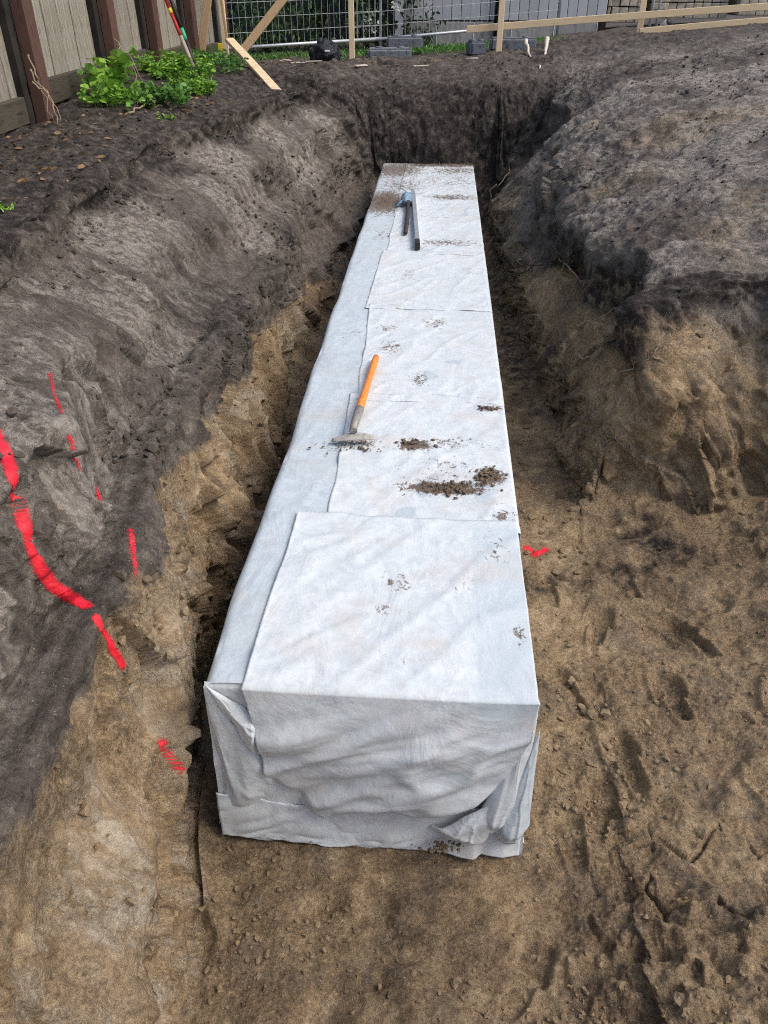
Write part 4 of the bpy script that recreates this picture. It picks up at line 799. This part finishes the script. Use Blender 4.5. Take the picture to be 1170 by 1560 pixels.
# refuse bag
v_, f_ = ico_np(4, 201, .32); v_ = v_ * np.array([.20, .16, .15]); v_[:, 2] = np.maximum(v_[:, 2], -.09); v_ += .03 * np.stack([pn(v_ * 18, 202), pn(v_ * 18, 203), pn(v_ * 18, 204)], -1)
bg_ = empty("refuse_bag", (-1.62, 12.0, 1.64), "crumpled black refuse bag on the soil below the mesh fence", "bag")
link("bag_body", mesh_np("bag_body", v_, f_), m_bag, bg_); v2, f2 = ico_np(2, 206, .5); link("bag_knot", mesh_np("bag_knot", v2 * np.array([.045, .04, .045]) + np.array([-.06, 0, .15]), f2), m_bag, bg_)
m_tagw = simple("white_scrap", [(.6, .6, .58), (.75, .75, .72)], 20, .6); link("white_label", bm_mesh("white_label", box_bm(.07, .012, .02, .002, c=(.05, -.165, .05))), m_tagw, bg_)

# grey clad building
m_clad = simple("grey_cladding", [(.40, .415, .43), (.46, .47, .485)], 3, .6, (1, 1, .3), .05, .002); m_plinth = simple("stained_plinth", [(.18, .175, .165), (.36, .355, .34), (.27, .26, .24)], 9, .9, (1, 1, .6), .5, .006); m_trim = simple("white_trim", [(.62, .64, .66), (.72, .73, .74)], 6, .6)
bd = empty("clad_building", (.6, 15.3, 1.45), "grey vertically clad building wall on a stained concrete plinth behind the mesh fence", "building")
x = -.72; 
while x < 2.55:
    me = bm_mesh("cladding_board", box_bm(.150, .03, 2.6, .006, 1, 0, (x + .075 - .6, 0, 1.75))); link("cladding_board", me, m_clad, bd); x += .158
link("backing_wall", bm_mesh("backing_wall", box_bm(3.4, .05, 3.0, 0, c=(.92 - .6, .06, 1.5))), m_dark, bd)
x = -.72
for wd in (.55, .62, .62, .7, .7):
    link("plinth_panel", bm_mesh("plinth_panel", box_bm(wd - .012, .08, .52, .008, 1, .002, (x + wd / 2 - .6, -.0, .17))), m_plinth, bd); link("plinth_joint", bm_mesh("plinth_joint", box_bm(.014, .09, .5, .002, c=(x + wd - .6, -.003, .17))), m_trim, bd); x += wd
link("corner_post", bm_mesh("corner_post", box_bm(.14, .12, 2.9, .006, c=(-.80 - .6, -.02, 1.3))), m_trim, bd)
link("drain_pipe", tube_mesh("drain_pipe", [(.82 - .6, -.07, .1), (.82 - .6, -.07, 2.9)], .045, 12), m_dark, bd)
# paver stack on pallets
m_pav = simple("concrete_paver", [(.27, .235, .18), (.46, .41, .33), (.35, .305, .24)], 16, .9, bumps=.5, bd=.006)
pv = bm_mesh("paver", box_bm(.128, .21, .098, .008, 1, .003))
def stack(x0, x1, y, z, rows__, label):
    o = empty("paver_stack", ((x0 + x1) / 2, y, z), label, "paver stack", "pallets of stacked pavers"); cx_ = (x0 + x1) / 2
    for r_ in range(rows__):
        x = x0
        while x < x1 - .06:
            if random.random() > .04 or r_ < rows__ - 2:
                link("paver", pv, m_pav, o, (x + .066 - cx_ + random.uniform(-.006, .006), random.uniform(-.025, .02), .06 + r_ * .112 + random.uniform(-.003, .003)), (random.uniform(-.03, .03), random.uniform(-.02, .02), random.uniform(-.06, .06)))
            x += .137
        link("spacer_batten", bm_mesh("spacer_batten", box_bm(x1 - x0, .18, .012, .002, c=(0, .03, .113 + r_ * .112))), m_dark, o)
    link("stack_core", bm_mesh("stack_core", box_bm(x1 - x0 - .05, .8, rows__ * .112, .004, c=(0, .55, rows__ * .056))), m_pav, o)
stack(2.0, 3.25, 15.5, 1.86, 7, "left pallet of stacked tan pavers beside the grey clad wall")
stack(3.35, 4.6, 15.6, 1.92, 7, "middle pallet of stacked tan pavers beyond the battens")
stack(4.7, 6.0, 15.4, 1.97, 7, "right pallet of stacked tan pavers beyond the battens")
for x, y, lb in ((3.02, 13.9, "left steel stake standing in front of the pavers"), (3.14, 14.0, "right steel stake standing in front of the pavers")):
    o = link("steel_stake", tube_mesh("steel_stake", [(0, 0, 0), (0, 0, 1.2)], .02, 8), m_galv, loc=(x, y, 1.75)); tag(o, lb, "steel stake", "steel stakes by the pavers")
pp = empty("pipe_offcut", (3.02, 12.9, 1.96), "short white plastic pipe offcut lying on the soil by the battens", "pipe", rot=(R(62), R(8), R(25)))
vt = tube_mesh("pipe", [(0, 0, -.07), (0, 0, .07)], [.045, .045], 16, False); po = link("pipe", vt, m_tagw, pp); s = po.modifiers.new("t", 'SOLIDIFY'); s.thickness = .006
link("pipe_rim", tube_mesh("pipe_rim", [(0, 0, .066), (0, 0, .075)], .048, 16), m_blk, pp)

# ------------------------------------------------------------------ plants
def leafmat(name, cols, tr=.3):
    m, n, b = mat(name); oi = N(n, "ShaderNodeAttribute", attribute_name="lf"); sp = N(n, "ShaderNodeSeparateColor"); n.links.new(oi.outputs["Color"], sp.inputs[0])
    n.links.new(ramp(n, sp.outputs[0], [(i / (len(cols) - 1), c) for i, c in enumerate(cols)]), b.inputs["Base Color"]); b.inputs["Roughness"].default_value = .55
    b.inputs["Transmission Weight"].default_value = 0; b.inputs["Subsurface Weight"].default_value = 0
    t = N(n, "ShaderNodeBsdfTranslucent"); n.links.new(n.nodes[-2].outputs[0] if False else b.inputs["Base Color"].links[0].from_socket, t.inputs[0]); mx = N(n, "ShaderNodeMixShader"); mx.inputs[0].default_value = tr
    n.links.new(b.outputs[0], mx.inputs[1]); n.links.new(t.outputs[0], mx.inputs[2]); n.links.new(mx.outputs[0], n.nodes["Material Output"].inputs[0]); return m
m_lime = leafmat("bright_weed_leaf", [(.05, .14, .015), (.17, .36, .035), (.32, .53, .075)])
m_green2 = leafmat("green_leaf", [(.03, .10, .016), (.08, .21, .032), (.16, .32, .055)])
m_dkleaf = leafmat("dark_shrub_leaf", [(.008, .018, .008), (.022, .05, .018), (.05, .095, .03)], .2)
m_midleaf = leafmat("mid_shrub_leaf", [(.010, .026, .009), (.028, .07, .018), (.07, .135, .035)], .2)
m_blos = leafmat("white_blossom", [(.62, .64, .6), (.8, .82, .8)], .2)
def leaves(centers, dirs, length, width, r, droop=.3):
    """leaf blades: 2x3 quads bent along their length; arrays in, one mesh out"""
    parts = []; lf = []
    for c_, d in zip(centers, dirs):
        d = d / (np.linalg.norm(d) + 1e-6); s = np.cross(d, r.normal(size=3)); s /= np.linalg.norm(s) + 1e-6; u_ = np.cross(s, d)
        L = length * r.uniform(.6, 1.3); W = width * r.uniform(.6, 1.25); rr = []
        for k, (f, wf) in enumerate(((0, .15), (.35, 1), (.7, .8), (1, .08))):
            p = c_ + d * L * f - np.array([0, 0, 1]) * droop * L * f * f; rr += [p - s * W * wf * .5 + u_ * W * .12, p + s * W * wf * .5 + u_ * W * .12]
        parts.append((np.array(rr, np.float32), np.array([[0, 1, 3, 2], [2, 3, 5, 4], [4, 5, 7, 6]], np.int32))); lf.append(np.repeat(r.random(), 8))
    V, F = join_np(parts); return V, F, np.concatenate(lf)
def leaf_obj(name, V, F, lf, m_, parent=None, loc=None):
    me = mesh_np(name, V, F, smooth=True); attr(me, "lf", np.stack([lf, lf, lf], -1)); return link(name, me, m_, parent, loc)
def weed(x, y, rad_, h, nst, lpl, L, W, m_, label, sd, group="weeds along the foot of the wooden fence"):
    r = np.random.default_rng(sd); z = gz(x, y); o = empty("weed_plant", (x, y, z), label, "weed", group); C_ = []; Dr = []; stems = []
    for k in range(nst):
        a = r.uniform(0, 6.28); q = rad_ * math.sqrt(r.random()); b0 = np.array([q * math.cos(a), q * math.sin(a), gz(x + q * math.cos(a), y + q * math.sin(a)) - z - .01]) if k % 4 == 0 else np.array([q * math.cos(a), q * math.sin(a), -.02])
        hh = h * r.uniform(.5, 1.1) * (1 - .4 * q / rad_); tip = b0 + np.array([r.normal() * .3 * hh, r.normal() * .3 * hh, hh]); stems.append((b0, tip))
        for j in range(lpl):
            f = r.uniform(.25, 1); C_.append(b0 + (tip - b0) * f); Dr.append(np.array([r.normal(), r.normal(), r.uniform(.0, .9)]))
    V, F, lf = leaves(C_, Dr, L, W, r); leaf_obj("leaves", V, F, lf, m_, o)
    pr = []
    for b0, t0 in stems:
        s = np.array([.003, 0, 0]); pr.append((np.array([b0 - s, b0 + s, t0 + s * .4, t0 - s * .4], np.float32), np.array([[0, 1, 2, 3]], np.int32))); s = s[[1, 0, 2]]; pr.append((np.array([b0 - s, b0 + s, t0 + s * .4, t0 - s * .4], np.float32), np.array([[0, 1, 2, 3]], np.int32)))
    V, F = join_np(pr); leaf_obj("stems", V, F, np.full(len(V), .4), m_, o)
weed(-2.98, 7.62, .15, .46, 16, 10, .09, .065, m_lime, "tall broad-leaved weed right of the nearest maroon post", 301)
weed(-2.82, 7.3, .24, .24, 46, 9, .06, .045, m_lime, "low round-leaved weed in front of the tall broad-leaved one", 302)
weed(-2.5, 7.6, .24, .22, 44, 9, .06, .045, m_green2, "dark green low weed between the two weed clumps", 303)
weed(-2.70, 8.75, .33, .27, 130, 16, .055, .022, m_lime, "bright lime feathery weed clump between two maroon posts", 304)
weed(-2.42, 8.35, .2, .20, 60, 14, .05, .022, m_lime, "lower bright feathery weed on the right side of the lime clump", 305)
weed(-2.55, 9.9, .28, .26, 40, 9, .06, .03, m_green2, "dark green weed beside the shovels near the fence corner", 306)
weed(-2.85, 10.6, .25, .25, 36, 9, .06, .03, m_green2, "dark green weed at the foot of the brown brace", 307)
weed(-2.35, 7.15, .08, .07, 8, 6, .035, .02, m_lime, "tiny sprig of weed at the lip of the trench", 308)
weed(-2.35, 4.15, .10, .09, 10, 6, .05, .02, m_lime, "small grassy weed on the near left lip of the trench", 309)
# grass strip by the site fence
r = np.random.default_rng(320); C_ = []; Dr = []
for k in range(5200):
    t = r.random(); x = -3.0 + 4.9 * t; y = 12.55 + 1.5 * (t) + r.normal() * .28
    if y < 12.1: continue
    dens = (1.0 if x > -.9 else .55) * (.35 if -.9 < x < -.55 else 1)
    if r.random() > dens: continue
    C_.append(np.array([x, y, 1.5 + .0 + np.interp(x, [-3, -1, .7, 1.9], [.02, .06, .12, .18])])); Dr.append(np.array([r.normal() * .5, r.normal() * .5, 1.2]))
V, F, lf = leaves(C_, Dr, .13, .014, r, .5); gr = leaf_obj("grass", V, F, lf, m_green2); gr["kind"] = "stuff"
# shrubs behind the mesh fence
def shrub(x, y, z, rx, ry, rz, nl, L, label, sd, blossom=0, m_=None):
    r = np.random.default_rng(sd); o = empty("shrub", (x, y, z), label, "shrub", "dark shrubs behind the mesh fence"); C_ = []; Dr = []
    cl = [(r.normal(size=3) * np.array([.5, .5, .45]) + np.array([0, 0, .5])) for _ in range(26)]
    for k in range(nl):
        c_ = cl[r.integers(26)] + r.normal(size=3) * .17; c_[2] = abs(c_[2]); C_.append(c_ * np.array([rx, ry, rz])); Dr.append(r.normal(size=3) + np.array([0, -.4, -.1]))
    V, F, lf = leaves(C_, Dr, L, L * .42, r, .3); leaf_obj("foliage", V, F, lf, m_ or m_dkleaf, o)
    for k in range(5): a = r.uniform(-.4, .4, 2); link("branch", tube_mesh("branch", [(0, 0, -.1), (a[0] * rx * .5, a[1] * ry * .5, rz * .4), (a[0] * rx * 1.4, a[1] * ry, rz * .9)], [.03, .02, .008], 6), m_dark, o)
    if blossom:
        C_ = []; Dr = []
        for k in range(blossom):
            c0 = np.array([r.uniform(-.25, .55) * rx, -ry * .85, r.uniform(.12, .75) * rz])
            for j in range(16): C_.append(c0 + r.normal(size=3) * np.array([.045, .03, .075])); Dr.append(r.normal(size=3))
        V, F, lf = leaves(C_, Dr, .06, .045, r, .1); leaf_obj("blossom", V, F, lf, m_blos, o)
shrub(-1.15, 15.1, 1.45, .62, .5, 1.9, 2600, .10, "dark shrub with clusters of white blossom left of the grey cladding", 330, 9)
shrub(-2.1, 14.9, 1.45, .7, .5, 1.5, 1500, .09, "dark green shrub behind the mesh fence above the black bag", 331, 0, m_midleaf)
shrub(-2.9, 14.4, 1.45, .6, .5, 1.2, 1800, .08, "feathery green shrub behind the slanting brace", 332, 0, m_midleaf)
shrub(-3.7, 15.2, 1.45, .8, .5, 1.9, 2200, .10, "darkest shrub behind the end of the wooden fence", 333)
# dark shed far behind the shrubs
m_shed = simple("dark_blue_shed", [(.012, .014, .024), (.024, .027, .042)], 4, .6, (1, 1, .3))
sh = empty("dark_shed", (-2.6, 16.4, 1.45), "dark blue boarded shed behind the shrubs", "shed")
for k in range(24): link("shed_board", bm_mesh("shed_board", box_bm(.165, .03, 2.6, .005, c=(-2.0 + k * .172, 0, 1.25))), m_shed, sh)
link("roof", bm_mesh("roof", box_bm(4.4, 2.2, .1, .02, c=(0, 1.0, 2.62))), m_dark, sh)

# ------------------------------------------------------------------ roots, twigs and chips
m_root = simple("pale_root", [(.20, .15, .10), (.34, .27, .19)], 20, .85); m_rootd = simple("dark_root", [(.028, .022, .018), (.06, .048, .038)], 20, .85); m_stick = simple("peeled_stick", [(.48, .42, .32), (.66, .60, .49)], 20, .8)
def root(pts, r0, m_, label, group, name="root", cat="root", wob=.01, forks=()):
    r = np.random.default_rng(int(abs(pts[0][0] * 977 + pts[0][1] * 571 + pts[0][2] * 131))); pts = [np.array(p, float) for p in pts]; out = []
    for a, b_ in zip(pts[:-1], pts[1:]):
        for k in range(5): out.append(a + (b_ - a) * k / 5 + r.normal(size=3) * wob * (0 if not out else 1))
    out.append(pts[-1]); base = out[0]; mk = lambda o_, q0: tube_mesh(name, [Vector(p - base) for p in o_], [q0 * (1 - .75 * k / (len(o_) - 1)) for k in range(len(o_))], 6)
    o = link(name, mk(out, r0), m_, loc=Vector(base)); tag(o, label, cat, group)
    for f, dx, dy, dz in forks:
        k = int(f * (len(out) - 1)); st_ = out[k]; o2 = [st_ + np.array([dx, dy, dz]) * q + r.normal(size=3) * wob * .6 * (q > 0) for q in np.linspace(0, 1, 6)]; link("side_root", mk(o2, r0 * .6), m_, o)
    return o
def rt(pts, r0, m_, label, group="roots sticking out of the cut soil", off=.02, **k):
    """points on the ground line, lifted a little out of the soil"""
    return root([(x, y, z + off) for x, y, z in pts], r0, m_, label, group, **k)
rt([(.925, 8.0, .83), (1.0, 7.3, 1.09), (1.2, 6.87, 1.2)], .008, m_rootd, "upper of two thin dark roots lying on the pale right bank", off=.05)
rt([(.925, 7.8, .83), (1.05, 6.8, 1.12), (1.2, 6.85, 1.2)], .006, m_rootd, "lower of two thin dark roots lying on the pale right bank", off=.06)
rt([(2.51, 8.8, 1.62), (2.516, 8.3, 1.58), (2.53, 7.72, 1.57), (2.55, 7.44, 1.55)], .011, m_rootd, "dark bare twig lying on the grey slope at upper right", "twigs on the soil", name="twig", cat="twig", wob=.02)
rt([(.92, 4.9, .60), (1.03, 4.78, .70), (1.1, 4.5, .88)], .007, m_root, "pale root high on the brown face right of the block", off=.05)
rt([(.91, 4.3, .37), (.99, 4.0, .65), (1.1, 3.85, .83), (1.16, 3.88, .87)], .008, m_root, "longest pale root slanting across the brown face on the right", off=.05, forks=((.8, .1, -.04, -.05),))
rt([(.9, 4.8, .42), (.96, 4.25, .66), (1.08, 4.08, .81)], .006, m_root, "middle pale root on the brown face, between the other two", off=.04)
rt([(.60, 7.3, .30), (.78, 6.25, .55), (.96, 5.74, .74), (1.05, 5.42, .79)], .008, m_rootd, "dark root reaching out over the right side of the trench", off=.06, wob=.02, forks=((.5, .05, -.2, .12), (.65, -.04, -.25, .05)))
rt([(.62, 6.9, .28), (.83, 6.2, .58), (1.0, 5.7, .78)], .007, m_rootd, "second dark root crossing the one over the right side of the trench", off=.07, wob=.02, forks=((.6, .08, -.1, .12),))
rt([(.92, 6.05, .70), (1.0, 5.45, .72), (1.03, 5.05, .82)], .006, m_root, "thin pale root hanging below the dark crossing roots", off=.05)
rt([(1.151, 11.1, 1.58), (1.161, 10.8, 1.50), (1.153, 10.45, 1.38)], .012, m_stick, "pale root hanging down the far end face of the trench", off=.02)
rt([(1.06, 12.2, 1.78), (1.08, 12.0, 1.68), (1.11, 11.75, 1.60)], .028, m_stick, "left of two short peeled sticks on the far rim", "peeled sticks on the far rim", name="stick", cat="stick", wob=.006)
rt([(1.34, 12.2, 1.80), (1.31, 11.98, 1.70), (1.27, 11.7, 1.60)], .034, m_stick, "right and thicker of two short peeled sticks on the far rim", "peeled sticks on the far rim", name="stick", cat="stick", wob=.004)
rt([(.55, 9.6, .25), (.64, 9.3, .5), (.72, 9.4, .62), (.80, 9.5, .78)], .009, m_root, "curling root in the dark far right corner of the trench", off=.04, wob=.03)
rt([(-2.285, 6.15, 1.46), (-2.25, 6.5, 1.37), (-2.14, 6.8, 1.29)], .014, m_rootd, "brown stick lying along the lip of the left face", "twigs on the soil", name="twig", cat="twig")
rt([(-1.419, 3.05, .80), (-1.37, 3.16, .77)], .005, m_rootd, "tiny dark twig on the grey step of the left face", "twigs on the soil", name="twig", cat="twig", off=.015)
rt([(-1.47, 2.87, .89), (-1.36, 2.89, .82), (-1.28, 2.83, .785)], .004, m_root, "thread-like pale root on the left face by the dark step", off=.012, wob=.015)
rt([(-2.12, 4.34, 1.22), (-2.06, 4.62, 1.17)], .006, m_rootd, "short dark twig near the lip of the nearest left face", "twigs on the soil", name="twig", cat="twig", off=.015)
rt([(-1.56, 6.62, .80), (-1.44, 6.70, .78)], .012, m_stick, "pale wood splinter on the left face halfway along the trench", "splinters", name="wood_splinter", cat="wood splinter", wob=.003)
rt([(-1.415, 3.6, .64), (-1.37, 3.31, .68)], .005, m_rootd, "thin dark root hanging at the edge of the sand on the left", off=.02)
rt([(-2.6, 6.98, 1.56), (-2.57, 7.35, 1.58), (-2.45, 7.42, 1.56)], .010, m_root, "pale dry stalk lying in front of the low weed by the fence", "twigs on the soil", name="twig", cat="twig")
rt([(-2.58, 5.08, 1.48), (-2.46, 5.15, 1.48)], .007, m_rootd, "short reddish twig on the bare soil below the fence", "twigs on the soil", name="twig", cat="twig", off=.012)
rt([(-.93, 1.80, .95), (-.88, 1.85, .915)], .004, m_rootd, "tiny twig caught on the bent red paint line", "twigs on the soil", name="twig", cat="twig", off=.012)
rt([(.735, 2.29, 0), (.745, 2.21, 0)], .004, m_root, "fine pale rootlet on the floor right of the block", "twigs on the soil", name="twig", cat="twig", off=.0)
r = np.random.default_rng(420); hair = []
lipv = np.where((((np.abs(J - 12.75) < .45) & (Y > 3.75) & (Y < 8.5)) & (r.random(J.shape) < 1)).reshape(-1))[0]; lipl = np.where(((np.abs(J - 3.3) < .5) & (Y > 2.8) & (Y < 9.5)).reshape(-1))[0]; lipe = np.where(((np.abs(Y - 10.1) < .25) & (J > 3.5) & (J < 13)).reshape(-1))[0]
for pool, cnt in ((lipv, 420), (lipl, 150), (lipe, 120)):
    for k in r.choice(pool, cnt):
        p = Gf[k].astype(float); d = NGf[k].astype(float) * .8 + r.normal(size=3) * .5; d[2] -= .3; d /= np.linalg.norm(d); L = r.uniform(.03, .13); q = [p - d * .01]
        for j in range(4): d = d + r.normal(size=3) * .25 + np.array([0, 0, -.35]); d /= np.linalg.norm(d); q.append(q[-1] + d * L / 4)
        w_ = r.uniform(.0008, .0018); vs = []
        for j, c_ in enumerate(q):
            for a_ in range(3): vs.append(c_ + w_ * (1 - .2 * j) * np.array([math.cos(2.1 * a_), math.sin(2.1 * a_), 0.3 * math.sin(2.1 * a_ + 1)]))
        hair.append((np.array(vs, np.float32), np.array([[j * 3 + a_, j * 3 + (a_ + 1) % 3, j * 3 + 3 + (a_ + 1) % 3, j * 3 + 3 + a_] for j in range(4) for a_ in range(3)], np.int32)))
V, F = join_np(hair); hm = simple("root_hair", [(.05, .036, .026), (.17, .12, .08)], 12, .9, bumps=0); o = link("fine_roots", mesh_np("fine_roots", V, F), hm); o["kind"] = "stuff"
# dry vine stems hanging at the foot of the nearest maroon post
for k, (dx, dz, lb) in enumerate(((0, .42, "longest dry vine stem hanging beside the nearest maroon post"), (.05, .33, "middle dry vine stem hanging beside the nearest maroon post"), (.10, .25, "shortest dry vine stem hanging beside the nearest maroon post"))):
    root([(-3.16 + dx * .3, 6.60 - dx, 1.60 + dz), (-3.10 + dx, 6.58 - dx, 1.60 + dz * .55), (-3.02 + dx * 1.6, 6.5 - dx * 2, 1.57)], .008, m_root, lb, "dry vine stems", name="vine_stem", cat="dry stem", wob=.015)
for k in range(2):
    root([(-3.13, 8.35 + .05 * k, 2.02 - .05 * k), (-3.0, 8.2 + .1 * k, 1.88), (-2.8, 7.95 + .2 * k, 1.66)], .008, m_root, ("dry stem slanting from the second maroon post to the weeds", "dry stem just beyond the slanting one at the second maroon post")[k], "dry vine stems", name="vine_stem", cat="dry stem", wob=.015)
# wood chips and litter
m_chip = simple("wood_chip", [(.30, .26, .20), (.52, .47, .40)], 20, .85); m_lit = simple("leaf_litter", [(.10, .055, .025), (.24, .15, .07), (.17, .10, .05)], 30, .8)
chip_me = bm_mesh("wood_chip", box_bm(.20, .05, .022, .008, 1, .008))
for k, (x, y, a_) in enumerate(((-2.10, 11.75, .2), (-1.95, 11.5, .5), (-1.85, 11.65, -.3), (-1.5, 11.0, .1), (-1.06, 11.15, .9), (-2.2, 11.95, .6), (-1.72, 11.62, .1), (-.3, 11.4, .3), (.35, 11.9, -.4))):
    o = link("wood_chip", chip_me, m_chip, loc=(x, y, gz(x, y) + .012), rot=(random.uniform(-.2, .2), random.uniform(-.1, .1), a_)); o.scale = (random.uniform(.5, 1.2), random.uniform(.7, 1.3), 1); tag(o, "pale wood chip on the dark soil of the far rim", "wood chip", "wood chips on the far rim")
r = np.random.default_rng(400); C_ = []; Dr = []
for cx_, cy_, sx_, sy_, nn_ in ((-2.45, 8.0, .12, .25, 90), (-2.9, 6.2, .2, .5, 60), (-2.5, 5.0, .2, .5, 40), (-1.8, 11.6, .5, .3, 70), (.2, 11.9, .8, .3, 50)):
    for k in range(nn_):
        x, y = cx_ + r.normal() * sx_, cy_ + r.normal() * sy_; C_.append(np.array([x, y, gz(x, y) + .008])); Dr.append(np.array([r.normal(), r.normal(), r.uniform(0, .3)]))
V, F, lf = leaves(C_, Dr, .05, .025, r, .2); o = leaf_obj("leaf_litter", V, F, lf, m_lit); o["kind"] = "stuff"
